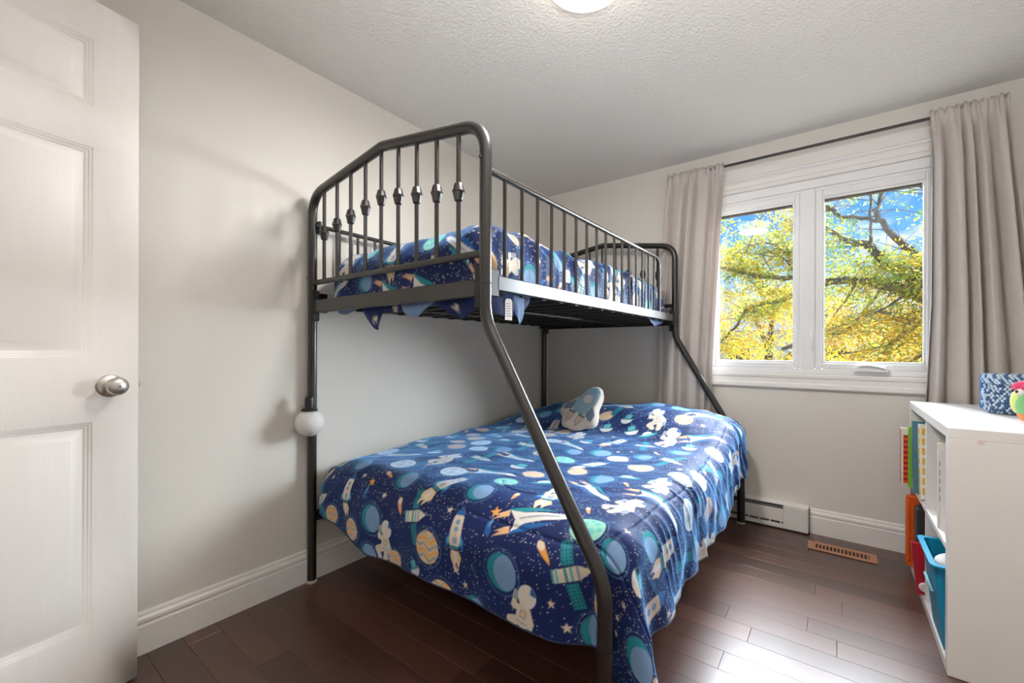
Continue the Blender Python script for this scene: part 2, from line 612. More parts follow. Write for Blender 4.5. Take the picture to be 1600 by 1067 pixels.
# ------------------------------------------------------------------ window
win = thing('window_1', ((OX0 + OX1) / 2, Y1 + .03, OZ0), kind='structure')
FY0, FY1 = Y1 + 0.004, Y1 + 0.10      # frame depth
mb = MB()
fw = 0.028
mb.box(OX0, OX0 + fw, FY0, FY1, OZ0, OZ1, bev=.003)
mb.box(OX1 - fw, OX1, FY0, FY1, OZ0, OZ1, bev=.003)
mb.box(OX0 + fw, OX1 - fw, FY0, FY1, OZ0, OZ0 + 0.03, bev=.003)
mb.box(OX0 + fw, OX1 - fw, FY0, FY1, OZ1 - 0.05, OZ1, bev=.003)
mb.box(OX0 + fw, OX1 - fw, FY0 + .012, FY1, OZ1 - 0.068, OZ1 - .05, bev=.003)
mb.box(1.700, 1.772, FY0 + .006, FY1, OZ0 + .03, OZ1 - .05, bev=.004)
mb.build('frame', M['vinyl'], win)
for k, (gx0, gx1) in enumerate(((1.254, 1.676), (1.805, 2.228))):
    gz0, gz1 = 0.957, 1.893
    s0, s1 = (OX0 + fw, 1.700) if k == 0 else (1.772, OX1 - fw)
    zb, zt = OZ0 + .03, OZ1 - .066
    mb = MB()
    ya, yb = FY0 + .012, FY0 + .055
    mb.box(s0, gx0, ya, yb, zb, zt, bev=.004)
    mb.box(gx1, s1, ya, yb, zb, zt, bev=.004)
    mb.box(gx0, gx1, ya, yb, zb, gz0, bev=.004)
    mb.box(gx0, gx1, ya, yb, gz1, zt, bev=.004)
    # glazing bead
    q = .010
    mb.box(gx0, gx0 + q, ya + .009, yb - .01, gz0, gz1, bev=.002)
    mb.box(gx1 - q, gx1, ya + .009, yb - .01, gz0, gz1, bev=.002)
    mb.box(gx0 + q, gx1 - q, ya + .009, yb - .01, gz0, gz0 + q, bev=.002)
    mb.box(gx0 + q, gx1 - q, ya + .009, yb - .01, gz1 - q, gz1, bev=.002)
    sash = mb.build('sash', M['vinyl'], win)
    MB().box(gx0 + .002, gx1 - .002, ya + .022, ya + .026, gz0 + .002, gz1 - .002).build('pane', M['glass'], sash, smooth=False)
    mb = MB()      # dark outer frame seen round the glass
    q2 = .012
    yo0, yo1 = ya + .03, ya + .06
    for a in ((gx0, gx0 + q2, gz0, gz1), (gx0 + q2, gx1 - q2, gz1 - .020, gz1)):
        mb.box(a[0], a[1], yo0, yo1, a[2], a[3])
    mb.build('outer_bead', M['soffit'], sash, smooth=False)
# lock lever on the mullion
mb = MB().box(1.752, 1.764, FY0 - .004, FY0 + .008, 1.03, 1.14, bev=.003)
mb.tube([(1.758, FY0 - .006, 1.12), (1.757, FY0 - .014, 1.085), (1.755, FY0 - .012, 1.045)], [.004, .005, .004], 8)
mb.build('lock_lever', M['vinyl'], win)
# folding crank on the sill of the right sash
mb = MB()
mb.prism([(1.945, .917), (2.085, .917), (2.080, .935), (2.064, .948), (2.03, .954), (1.985, .956), (1.958, .952), (1.948, .938)], 'y', FY0 - .030, FY0 + .008)
mb.tube([(1.965, FY0 - .034, .945), (2.0, FY0 - .038, .950), (2.04, FY0 - .037, .943), (2.072, FY0 - .034, .933)], [.006, .007, .006, .005], 8)
mb.build('crank_handle', M['vinyl'], win)

# casing with stepped moulding; top one is wider
def casing_profile(w):
    return [(0, 0), (0, .012), (.006, .016), (w * .25, .016), (w * .32, .011), (w * .62, .013), (w * .70, .019), (w * .92, .021), (w, .018), (w, 0)]


mb = MB()
cw = 0.084
pb = casing_profile(cw)
mb.prism([(Y1 - d, OZ0 - t) for t, d in pb], 'x', OX0 - cw, OX1 + cw)
pt = casing_profile(0.086)
mb.prism([(Y1 - d, OZ1 + t) for t, d in pt], 'x', OX0 - cw, OX1 + cw)
mb.prism([(Y1, OZ1 + .086), (Y1 - .014, OZ1 + .086), (Y1 - .014, OZ1 + .128), (Y1 - .022, OZ1 + .136), (Y1 - .022, OZ1 + .144), (Y1, OZ1 + .144)], 'x', OX0 - cw - .01, OX1 + cw + .01)
for xx, sgn in ((OX0, -1), (OX1, 1)):
    mb.prism([(xx + sgn * t, Y1 - d) for t, d in pb], 'z', OZ0 - cw, OZ1)
struct(mb.build('trim_2', M['trim'], angle=25))
# white tension rod under the header
tr = MB()
tr.tube([(1.20, 2.912, 2.066), (1.62, 2.912, 2.066)], .0055, 10)
tr.tube([(1.62, 2.912, 2.066), (2.29, 2.912, 2.066)], .0075, 10)
tr.tube([(1.612, 2.912, 2.066), (1.632, 2.912, 2.066)], .0092, 10)
trod = thing('tension_rod', (1.75, 2.912, 2.066), 'slim white telescoping tension rod across the top of the window', 'curtain rod')
tr.build('rod', M['vinyl'], trod)
for x in (1.194, 2.296):
    MB().lathe([(.011, -.006), (.012, 0), (.009, .006)], (0, 0, 0), 12, Matrix.Translation((x, 2.912, 2.066)) @ Matrix.Rotation(PI / 2, 4, 'Y')).build('end_cap', M['vinyl'], trod)

# ------------------------------------------------------------------ door (open, swung against the left wall)
E0 = Vector((0.1365, 0.353, 0.0))
DD = Vector((0.1827, -0.9832, 0.0)).normalized()
DN = Vector((0.9832, 0.1827, 0.0)).normalized()
DM = Matrix((( DD.x, DN.x, 0, E0.x), (DD.y, DN.y, 0, E0.y), (0, 0, 1, 0), (0, 0, 0, 1)))   # local: s along the door, n out of the face, z


def door_face_grid(mb, n0, sgn):
    ss = [0, .105, .340, .425, .655, .76]
    zz = [.008, .219, .817, 1.003, 1.610, 1.725, 1.923, 2.035]
    cells = set((i, j) for i in (1, 3) for j in (1, 3, 5))
    for i in range(5):
        for j in range(7):
            a, b, c, d = ss[i], ss[i + 1], zz[j], zz[j + 1]
            if (i, j) not in cells:
                mb.add([(a, n0, c), (b, n0, c), (b, n0, d), (a, n0, d)], [(0, 1, 2, 3)])
                continue
            rings = [(0, 0), (.003, -.0035), (.0065, -.0035), (.0095, -.0075), (.0130, -.0075), (.0165, -.0115), (.0225, -.0115), (.046, -.0025), (.0475, -.002)]
            prev = None
            for ins, dep in rings:
                cur = [(a + ins, n0 + sgn * dep, c + ins), (b - ins, n0 + sgn * dep, c + ins), (b - ins, n0 + sgn * dep, d - ins), (a + ins, n0 + sgn * dep, d - ins)]
                if prev:
                    for k in range(4):
                        mb.add([prev[k], prev[(k + 1) % 4], cur[(k + 1) % 4], cur[k]], [(0, 1, 2, 3)])
                prev = cur
            mb.add(prev, [(0, 1, 2, 3)])


mb = MB()
door_face_grid(mb, 0.0, 1)
door_face_grid(mb, -0.035, -1)
for (a, b) in (((0, .008), (0, 2.035)), ((0, 2.035), (.76, 2.035)), ((.76, 2.035), (.76, .008)), ((.76, .008), (0, .008))):
    mb.add([(a[0], 0, a[1]), (b[0], 0, b[1]), (b[0], -.035, b[1]), (a[0], -.035, a[1])], [(0, 1, 2, 3)])
mb.transform(DM)
door = thing('door_1', tuple(DM @ Vector((0.76, -.0175, 0))), kind='structure')
o = mb.build('door_leaf', M['door'], door, angle=12, fix=False)
bm = bmesh.new(); bm.from_mesh(o.data)
bmesh.ops.remove_doubles(bm, verts=bm.verts, dist=1e-5)
bmesh.ops.recalc_face_normals(bm, faces=bm.faces)
bm.to_mesh(o.data); bm.free()
# knobs on both faces, rose, knob, keyhole
for sgn, n0 in ((1, 0.0), (-1, -.035)):
    R = DM @ Matrix.Translation((.068, n0, .918)) @ Matrix.Rotation(-PI / 2 * sgn, 4, 'X')
    k = MB().lathe([(.001, 0), (.033, 0), (.0335, .003), (.031, .006), (.020, .009), (.0125, .011), (.0125, .026), (.018, .031),
                    (.0245, .037), (.0265, .045), (.0255, .053), (.021, .059), (.010, .0625), (.0001, .063)], (0, 0, 0), 32, R)
    kn = k.build('door_handle', M['nickel'], door, angle=40)
    MB().lathe([(.0001, .0628), (.0022, .0628), (.0022, .0634), (.0001, .0634)], (0, 0, 0), 10, R).build('keyhole', M['black_plastic'], kn)
mb = MB().box(-.011, .0, -.024, -.011, .911, .925, bev=.002)
mb.box(-.0015, 0.001, -.030, -.005, .89, .946, bev=.0005)
mb.transform(DM).build('latch', M['nickel'], door)
mb = MB()
for z in (.25, 1.05, 1.82):
    mb.lathe([(.007, -.045), (.007, .045)], (0, 0, 0), 10, DM @ Matrix.Translation((.762, .006, z)))
mb.build('hinge', M['nickel'], door)

# ------------------------------------------------------------------ ceiling lamp
lc = (1.225, 1.245)
lamp = thing('ceiling_lamp', (*lc, H), 'round white flush dome lamp glowing on the stippled ceiling', 'lamp')
MB().lathe([(.0001, H - .0005), (.138, H - .0005), (.142, H - .010), (.140, H - .019), (.130, H - .020), (.0001, H - .02)], (*lc, 0), 48).build('base_ring', M['lamp_base'], lamp)
dome = []
for i in range(11):
    a = PI / 2 * i / 10
    dome.append((max(.141 * math.cos(a), 1e-5), H - .020 - .068 * math.sin(a)))
MB().lathe(dome, (*lc, 0), 48).build('glass_dome', M['lamp_glass'], lamp)
LAMP_LIGHT.location = (*lc, H - .092)

# ------------------------------------------------------------------ heater, floor register
ht = thing('baseboard_heater', (1.0, 2.91, 0), 'long low white electric baseboard heater under the window', 'heater')
hx0, hx1, hy0, hy1 = 0.42, 1.748, 2.882, 2.9405
mb = MB()
mb.box(hx0, hx1, hy1 - .006, hy1, .012, .150)                                    # back plate
mb.prism([(hy0 + .012, .1505), (hy1, .1505), (hy1, .147), (hy0 + .014, .147), (hy0 + .002, .141), (hy0, .143)], 'x', hx0, hx1)   # top hood
mb.box(hx0, hx1, hy0, hy0 + .004, .046, .118, bev=.001)                          # front panel
mb.box(hx0, hx1, hy0, hy1, .008, .030, bev=.002)                                 # bottom rail
mb.build('casing', M['heater'], ht)
mb = MB().box(1.628, hx1, hy0 - .0012, hy1, .009, .140, bev=.004)
mb.build('end_box', M['heater'], ht)
MB().box(hx0 + .01, 1.626, hy0 + .012, hy1 - .008, .031, .140).build('fin_block', M['heater_dark'], ht, smooth=False)
mb = MB()
for i in range(22):
    x = hx0 + .04 + i * .054
    mb.box(x + .02, x + .026, hy0 + .004, hy0 + .0125, .031, .045)
mb.build('louvre_tabs', M['heater'], ht, smooth=False)['kind'] = 'stuff'

vt = thing('floor_register', (1.89, 2.75, 0), 'small tan wooden floor vent with a row of slots below the window', 'vent')
mb = MB()
vx0, vx1, vy0, vy1 = 1.752, 2.031, 2.694, 2.803
sx = [1.782 + i * .0152 for i in range(16)]
mb.box(vx0, vx1, vy0, 2.717, .0002, .0065, bev=.002)
mb.box(vx0, vx1, 2.776, vy1, .0002, .0065, bev=.002)
mb.box(vx0, sx[0] - .003, 2.717, 2.776, .0002, .0065)
mb.box(sx[-1] - .009, vx1, 2.717, 2.776, .0002, .0065)
for i in range(len(sx) - 1):
    mb.box(sx[i] - .003, sx[i] + .003, 2.717, 2.776, .0002, .0065)
mb.build('vent_plate', M['vent_wood'], vt, smooth=False)
MB().box(sx[0] - .004, sx[-1], 2.715, 2.778, .0001, .0012).build('vent_hollow', M['vent_hole'], vt, smooth=False)

# ------------------------------------------------------------------ bunk bed frame
BY0, BY1 = 0.965, 2.845
XL, XR, XB = 0.027, 1.033, 1.420
TR = 0.0190
bed = thing('bunk_bed', (0.72, 1.9, 0), 'black metal twin over full bunk bed with arched spindle ends and slanted posts', 'bed')
BMt = M['black_metal']
apex, cxm = 1.778, 0.530


def arch_z(x):
    return apex - abs(x - cxm) * 0.165


for yy in (BY0, BY1):
    # straight wall-side post + arched top + front post with its slanted lower half, as upper loop and lower legs
    pts = [(XL, yy, 1.228), (XL, yy, 1.712), (cxm, yy, apex), (XR, yy, 1.712), (XR, yy, 1.228)]
    pts[1] = (XL, yy, arch_z(XL) + .008)
    pts[3] = (XR, yy, arch_z(XR) + .008)
    pts[2] = (cxm, yy, apex)
    MB().tube(bend(pts, [.105, .05, .105], 8), TR, 14).build('end_arch', BMt, bed)
    MB().tube([(XL, yy, .006), (XL, yy, 1.226)], TR, 14).build('leg', BMt, bed)
    leg = [(XR, yy, 1.226), (XR, yy, 1.135), (XB - .004, yy, .470), (XB, yy, .40), (XB, yy, .006)]
    leg = [(XR, yy, 1.226), (XR, yy, 1.120), (XB, yy, .455), (XB, yy, .006)]
    MB().tube(bend(leg, [.22, .22], 8), TR, 14).build('leg', BMt, bed)
    MB().tube([(XB, yy, .004), (XB, yy, .30)], TR + .0022, 14).build('leg_sleeve', BMt, bed)
    for x in (XL, XB):
        MB().lathe([(.0001, .0005), (.0225, .0005), (.0225, .009), (.0195, .012), (.0001, .012)], (x, yy, 0), 16).build('foot_cap', M['foot_cap'], bed)
    for x in (XL, XR):
        mb = MB().lathe([(TR + .0006, 1.2245), (TR + .0012, 1.2265), (TR + .0012, 1.2275), (TR + .0006, 1.2295)], (x, yy, 0), 14)
        mb.build('post_joint', M['black_plastic'], bed)
    # rails of the end panel
    MB().tube([(XL, yy, 1.318), (XR, yy, 1.318)], .0115, 10).build('end_rail', BMt, bed)
    MB().box(XL + .012, XR - .012, yy - .012, yy + .012, 1.187, 1.241, bev=.003).build('cross_bar', BMt, bed)
    MB().box(XL + .012, XB - .036, yy - .008 + (.054 if yy < 1.5 else -.054), yy + .008 + (.054 if yy < 1.5 else -.054), .272, .309, bev=.003).build('cross_bar', BMt, bed)
    for x in (XL,):
        MB().box(x - .008, x + .008, min(yy, yy + (.06 if yy < 1.5 else -.06)), max(yy, yy + (.06 if yy < 1.5 else -.06)), .266, .312, bev=.003).build('bracket', M['black_plastic'], bed)
    for x in (XL + .019, XR - .019):
        MB().box(x - .0125, x + .0125, yy - .017, yy + .017, 1.150, 1.285, bev=.004).build('bracket', M['black_plastic'], bed)
    # spindles with cast knobs
    for i in range(9):
        x = 0.1235 + .0996 * i
        zt = arch_z(x) - .010
        zk = 1.590 - abs(i - 4) * .0168
        sp = MB().tube([(x, yy, 1.318), (x, yy, zt)], .0075, 10).build('spindle', BMt, bed)
        kp = [(.0080, -.026), (.0115, -.024), (.0125, -.019), (.0165, -.001), (.0178, .0), (.0178, .004), (.0165, .005), (.0130, .020), (.0115, .024), (.0080, .026)]
        MB().lathe([(r * 1.14, zk + z * 1.12) for r, z in kp], (x, yy, 0), 10).build('knob', BMt, sp, angle=25)
# bolt on the front post
for x in (XR,):
    MB().sphere((x - .004, BY0 - TR, 1.600), .006, 10, 6).build('bolt', BMt, bed)
MB().sphere((XL + .02, BY0 - .003, 1.165), .009, 10, 6).build('bolt', M['black_plastic'], bed)
MB().box(XL - .022, XL - .010, BY0 - .014, BY0 + .004, 1.338, 1.350, bev=.003).build('bolt', M['black_plastic'], bed)

# side rails (flat section), wall side and room side
for x, xo in ((XL, .006), (XR, -.006)):
    x0 = x + xo
    MB().box(x0 - .012, x0 + .012, BY0 + .055, BY1 - .055, 1.211, 1.257, bev=.0025).build('side_rail', BMt, bed)
    for (ya, yb) in ((BY0 + .014, BY0 + .062), (BY1 - .062, BY1 - .014)):
        MB().box(x0 - .0105, x0 + .0105, ya, yb, 1.190, 1.275, bev=.003).build('bracket', M['black_plastic'], bed)
    xg = x0 - .014 if xo < 0 else x0 + .010
    zt = 1.580 if xo < 0 else 1.570
    # guard rail: top tube that curves down at the far end
    yend = 2.595 if xo < 0 else BY1 - .01
    if xo < 0:
        gp = bend([(xg, BY0 + .004, zt), (xg, yend, zt), (xg, yend, 1.255)], [.075], 8)
    else:
        gp = [(xg, BY0 + .004, zt), (xg, yend, zt)]
    MB().tube(gp, .0098, 12).build('guard_rail', BMt, bed)
    for i in range(16 if xo < 0 else 18):
        y = 1.083 + .0949 * i
        MB().tube([(xg, y, 1.254), (xg, y, zt)], .0066, 8).build('guard_spindle', BMt, bed)
MB().box(XL + .012, XL + .030, BY0 + .012, BY0 + .028, 1.535, 1.592, bev=.004).build('bracket', M['black_plastic'], bed)
# lower side rails
for x in (XL, XB - .026):
    MB().box(x - .008, x + .008, BY0 + .046, BY1 - .046, .262, .306, bev=.003).build('side_rail', BMt, bed)
# deck slats (metal)
for i in range(15):
    y = BY0 + .10 + i * .1215
    MB().box(XL + .012, XR - .012, y - .016, y + .016, 1.206, 1.218, bev=.002).build('slat', M['dark_metal'], bed)
    MB().box(XL + .010, XB - .034, y - .016, y + .016, .290, .302, bev=.002).build('slat', M['dark_metal'], bed)
for x in (.36, .70):
    MB().box(x - .009, x + .009, BY0 + .02, BY1 - .02, 1.196, 1.206, bev=.002).build('deck_bar', M['dark_metal'], bed)
MB().box(.70, .72, BY0 + .02, BY1 - .02, .27, .29, bev=.002).build('deck_bar', M['dark_metal'], bed)

# ------------------------------------------------------------------ globe lamp clipped to the wall-side post, with its cord
gl = thing('globe_lamp', (.066, .938, .712), 'white frosted globe lamp with black socket strapped to the bed post', 'lamp')
gc = Vector((.071, .930, .712))
MB().sphere(gc, .0585, 32, 20).build('globe', M['globe'], gl)
MB().lathe([(.0001, .764), (.034, .764), (.031, .771), (.019, .775), (.019, .812), (.017, .820), (.010, .826), (.007, .834), (.0001, .834)], (gc.x, gc.y, 0), 24).build('socket', M['black_plastic'], gl)
cord = [(gc.x, gc.y, .832), (.060, .938, .87), (.052, .942, 1.0), (.053, .942, 1.18), (.055, .943, 1.36), (.058, .945, 1.47), (.056, .950, 1.56)]
MB().tube(bend(cord, .1, 4), .0022, 6).build('cord', M['black_plastic'], gl)


# ------------------------------------------------------------------ cloth: noise, draping, printed motifs
def sstep(a, b, x):
    t = np.clip((x - a) / (b - a), 0, 1)
    return t * t * (3 - 2 * t)


def vnoise(x, y, seed):
    r = np.random.default_rng(seed)
    tab = r.random((64, 64))
    xi, yi = np.floor(x).astype(int), np.floor(y).astype(int)
    fx, fy = x - xi, y - yi
    fx, fy = fx * fx * (3 - 2 * fx), fy * fy * (3 - 2 * fy)
    g = lambda i, j: tab[i % 64, j % 64]
    return ((g(xi, yi) * (1 - fx) + g(xi + 1, yi) * fx) * (1 - fy) + (g(xi, yi + 1) * (1 - fx) + g(xi + 1, yi + 1) * fx) * fy) * 2 - 1


def ridged(x, y, seed):
    return 1 - np.abs(vnoise(x, y, seed)) * 2


def drape(core, ext, lbs, step, ztop, front_ext=None, mod=None):
    xa, xb, ya, yb = core
    nU = int((xb - xa + ext[0] + ext[1]) / step[0])
    nV = int((yb - ya + ext[2] + ext[3]) / step[1])
    U = np.linspace(xa - ext[0], xb + ext[1], nU)
    V = np.linspace(ya - ext[2], yb + ext[3], nV)
    UU, VV = np.meshgrid(U, V)
    cx, cy = np.clip(UU, xa, xb), np.clip(VV, ya, yb)
    dx, dy = UU - cx, VV - cy
    if front_ext is not None:
        k = front_ext(UU) / ext[2]
        dy = np.where(dy < 0, dy * k, dy)
        VV = cy + dy
    r = np.hypot(dx, dy)
    rs = np.maximum(r, 1e-9)
    ux, uy = dx / rs, dy / rs
    wx, wy = ux * ux, uy * uy
    lb = wx * np.where(dx < 0, lbs[0], lbs[1]) + wy * np.where(dy < 0, lbs[2], lbs[3]) + (r < 1e-8) * 0.1
    t = np.clip(r / lb, 0, 1) * PI / 2
    A = lb * 2 / PI * np.sin(t)
    D = lb * 2 / PI * (1 - np.cos(t)) + np.maximum(r - lb, 0)
    if mod is not None:
        A, D = mod(A, D, dx, dy, r, ux, uy, cx, cy)
    X, Y = cx + A * ux, cy + A * uy
    Z = ztop(cx, cy) - D
    return UU, VV, np.stack([X, Y, Z], -1), D


def normals(P):
    a = np.gradient(P, axis=1)
    b = np.gradient(P, axis=0)
    n = np.cross(a, b)
    return n / np.maximum(np.linalg.norm(n, axis=-1, keepdims=True), 1e-9)


def grid_mesh(name, P, mat, cols=None, parent=None, origin=(0, 0, 0), attr='print', mats=None):
    nv, nu = P.shape[:2]
    off = np.array(WL[parent.name]) if parent is not None else np.array(origin)
    co = (P.reshape(-1, 3) - off).astype(np.float32)
    idx = np.arange(nv * nu).reshape(nv, nu)
    q = np.stack([idx[:-1, :-1], idx[:-1, 1:], idx[1:, 1:], idx[1:, :-1]], -1).reshape(-1, 4)
    me = bpy.data.meshes.new(name)
    me.vertices.add(len(co))
    me.vertices.foreach_set('co', co.ravel())
    me.loops.add(q.size)
    me.loops.foreach_set('vertex_index', q.ravel().astype(np.int32))
    me.polygons.add(len(q))
    me.polygons.foreach_set('loop_start', (np.arange(len(q)) * 4).astype(np.int32))
    me.update(calc_edges=True)
    me.polygons.foreach_set('use_smooth', np.ones(len(q), dtype=bool))
    if cols is not None:
        at = me.color_attributes.new(attr, 'FLOAT_COLOR', 'POINT')
        c4 = np.ones((len(co), 4), np.float32)
        c4[:, :3] = cols.reshape(-1, 3)
        at.data.foreach_set('color', c4.ravel())
    me.materials.append(mat)
    o = bpy.data.objects.new(name, me)
    C.objects.link(o)
    if parent is not None:
        o.parent = parent
    else:
        o.location = origin
    WL[o.name] = tuple(off)
    return o


def L3(r, g, b):
    return np.array(lin((r, g, b)))


CW, CCREAM, CBEIGE = L3(216, 214, 210), L3(216, 202, 182), L3(226, 196, 148)
CTEAL, CAQUA, CMINT = L3(34, 134, 146), L3(92, 178, 186), L3(140, 200, 178)
CGREY, CSTEEL, CBLUE = L3(150, 156, 170), L3(120, 152, 190), L3(34, 92, 158)
CORANGE, CDARK = L3(230, 158, 76), L3(20, 34, 70)
CNAVY = L3(16, 33, 86)


class Print:
    """flat printed motifs evaluated on cloth coordinates (U right, V up)"""

    def __init__(self, U, V, w=.0022, base=CNAVY):
        self.U, self.V, self.w = U.ravel(), V.ravel(), w
        self.c = np.empty((self.U.size, 3))
        self.c[:] = base
        n = vnoise(self.U * 5, self.V * 5, 3) * .5 + vnoise(self.U * 13, self.V * 13, 4) * .3
        self.c *= (1 + .25 * n)[:, None]

    def at(self, u, v, rot, R):
        m = np.nonzero((np.abs(self.U - u) < R) & (np.abs(self.V - v) < R))[0]
        x, y = self.U[m] - u, self.V[m] - v
        cr, sr = math.cos(rot), math.sin(rot)
        self.m, self.x, self.y = m, cr * x + sr * y, -sr * x + cr * y

    def put(self, sd, col, op=1.0):
        a = np.clip(.5 - sd / self.w, 0, 1)[:, None] * op
        self.c[self.m] = self.c[self.m] * (1 - a) + np.asarray(col) * a

    def ell(self, cx, cy, rx, ry):
        x, y = (self.x - cx) / rx, (self.y - cy) / ry
        return (np.hypot(x, y) - 1) * min(rx, ry)

    def ring(self, cx, cy, rx, ry, t):
        return np.abs(self.ell(cx, cy, rx, ry)) - t

    def seg(self, ax, ay, bx, by, r):
        px, py, dx, dy = self.x - ax, self.y - ay, bx - ax, by - ay
        h = np.clip((px * dx + py * dy) / (dx * dx + dy * dy), 0, 1)
        return np.hypot(px - dx * h, py - dy * h) - r

    def box(self, cx, cy, hx, hy, r=0.0):
        a, b = np.abs(self.x - cx) - hx, np.abs(self.y - cy) - hy
        return np.hypot(np.maximum(a, 0), np.maximum(b, 0)) + np.minimum(np.maximum(a, b), 0) - r

    def poly(self, pts):
        x, y = self.x, self.y
        n = len(pts)
        d = np.full(x.shape, 1e9)
        s = np.ones(x.shape)
        for i in range(n):
            (ax, ay), (bx, by) = pts[i], pts[i - 1]
            ex, ey, wx, wy = bx - ax, by - ay, x - ax, y - ay
            t = np.clip((wx * ex + wy * ey) / (ex * ex + ey * ey), 0, 1)
            d = np.minimum(d, (wx - ex * t) ** 2 + (wy - ey * t) ** 2)
            c1, c2, c3 = y >= ay, y < by, ex * wy > ey * wx
            s = np.where((c1 & c2 & c3) | (~c1 & ~c2 & ~c3), -s, s)
        return s * np.sqrt(d)

    # --- motifs (k: size in metres of the half extent)
    def rings(self, k):
        self.put(self.ring(0, 0, k * 1.22, k * 1.22, .0004), CSTEEL, .8)
        self.put(self.ring(.004, -.003, k * 1.12, k * 1.16, .0005), CSTEEL, .6)
        self.put(self.ring(-.003, .003, k * 1.30, k * 1.26, .0003), CBLUE, .8)

    def crescent(self, u, v, k=.05, rot=0):
        self.at(u, v, rot, k * 1.6)
        self.rings(k)
        self.put(self.ell(0, 0, k, k), CTEAL)
        self.put(np.maximum(self.ell(0, 0, k, k), self.ell(k * .28, k * .05, k * .86, k * .95)), CSTEEL)

    def banded(self, u, v, k=.05, rot=.1, a=CBEIGE, b=CGREY):
        self.at(u, v, rot, k * 1.6)
        self.rings(k)
        disc = self.ell(0, 0, k, k)
        self.put(disc, a)
        yy = self.y + .006 * np.sin(self.x * 130) + .004 * np.sin(self.x * 60 + 1)
        for q, wd, cc in ((-.6, .12, b), (-.25, .10, CORANGE), (.12, .12, b), (.5, .13, CORANGE), (.8, .08, b)):
            self.put(np.maximum(disc, np.abs(yy - q * k) - wd * k), cc, .75)

    def spotted(self, u, v, k=.05, rot=0, a=CMINT, b=CAQUA):
        self.at(u, v, rot, k * 1.6)
        self.rings(k)
        disc = self.ell(0, 0, k, k * .96)
        self.put(disc, a)
        for (x, y, r) in ((-.4, .3, .26), (.35, .45, .16), (.1, -.3, .3), (-.5, -.4, .15), (.6, -.1, .18), (0, .7, .12)):
            self.put(np.maximum(disc, self.ell(x * k, y * k, r * k, r * k)), b, .8)

    def astronaut(self, u, v, k=.085, rot=0):
        self.at(u, v, rot, k * 1.5)
        for s in (((-.16, .02), (-.42, .0), .12), ((-.42, .0), (-.42, .34), .10), ((.18, .02), (.36, -.3), .11), ((.36, -.3), (.34, -.62), .10),
                  ((-.10, -.4), (-.46, -.62), .17), ((-.46, -.62), (-.30, -.9), .13), ((.10, -.42), (.12, -.74), .17), ((.12, -.74), (.02, -1.02), .14)):
            (a, b), (c, d), r = s
            self.put(self.seg(a * k, b * k, c * k, d * k, r * k), CCREAM)
        self.put(self.box(0, -.16 * k, .20 * k, .26 * k, .06 * k), CCREAM)
        self.put(self.seg(-.42 * k, .36 * k, -.43 * k, .46 * k, .10 * k), CGREY)
        self.put(self.seg(.34 * k, -.66 * k, .33 * k, -.74 * k, .10 * k), CGREY)
        for (x, y) in ((-.42, .24), (.34, -.54)):
            self.put(self.box(x * k, y * k, .11 * k, .025 * k), CTEAL)
        self.put(self.ell(.02 * k, .52 * k, .36 * k, .40 * k), CW)
        self.put(self.ell(-.02 * k, .48 * k, .27 * k, .30 * k), CBEIGE * .3 + CW * .7)
        self.put(np.maximum(self.ell(.02 * k, .52 * k, .36 * k, .40 * k), self.box(.26 * k, .78 * k, .15 * k, .14 * k)), CBLUE)
        self.put(self.box(0, -.14 * k, .12 * k, .14 * k), CGREY)
        self.put(self.box(0, -.14 * k, .08 * k, .09 * k), CBEIGE)
        self.put(self.box(0, -.44 * k, .22 * k, .02 * k), CSTEEL)

    def rocket(self, u, v, k=.10, rot=0):
        self.at(u, v, rot, k * 1.5)
        for s in (-1, 1):
            self.put(self.poly([(s * .2 * k, .1 * k), (s * .48 * k, -.28 * k), (s * .46 * k, -.62 * k), (s * .2 * k, -.42 * k)]), CBLUE)
            self.put(self.poly([(s * .22 * k, -.05 * k), (s * .40 * k, -.30 * k), (s * .38 * k, -.46 * k), (s * .22 * k, -.34 * k)]), CAQUA)
        self.put(self.poly([(-.2 * k, -.66 * k), (.2 * k, -.66 * k), (.30 * k, -.9 * k), (.10 * k, -1.35 * k), (.02 * k, -1.05 * k), (-.10 * k, -1.42 * k), (-.26 * k, -.95 * k)]), CBEIGE)
        self.put(self.poly([(-.08 * k, -.7 * k), (.1 * k, -.7 * k), (.06 * k, -1.1 * k), (-.06 * k, -1.2 * k)]), CW)
        body = self.poly([(0, 1.0 * k), (.13 * k, .82 * k), (.24 * k, .5 * k), (.28 * k, 0), (.26 * k, -.4 * k), (.2 * k, -.6 * k), (-.2 * k, -.6 * k),
                          (-.26 * k, -.4 * k), (-.28 * k, 0), (-.24 * k, .5 * k), (-.13 * k, .82 * k)])
        self.put(body, CCREAM)
        self.put(np.maximum(body, .62 * k - self.y), CBLUE)
        self.put(np.maximum(body, self.y + .48 * k), CTEAL)
        for y in (.36, .10):
            self.put(self.ell(0, y * k, .10 * k, .10 * k), CSTEEL)
        self.put(self.ell(.02 * k, -.10 * k, .05 * k, .05 * k), CORANGE)
        self.put(self.box(.02 * k, -.30 * k, .11 * k, .12 * k), CGREY)

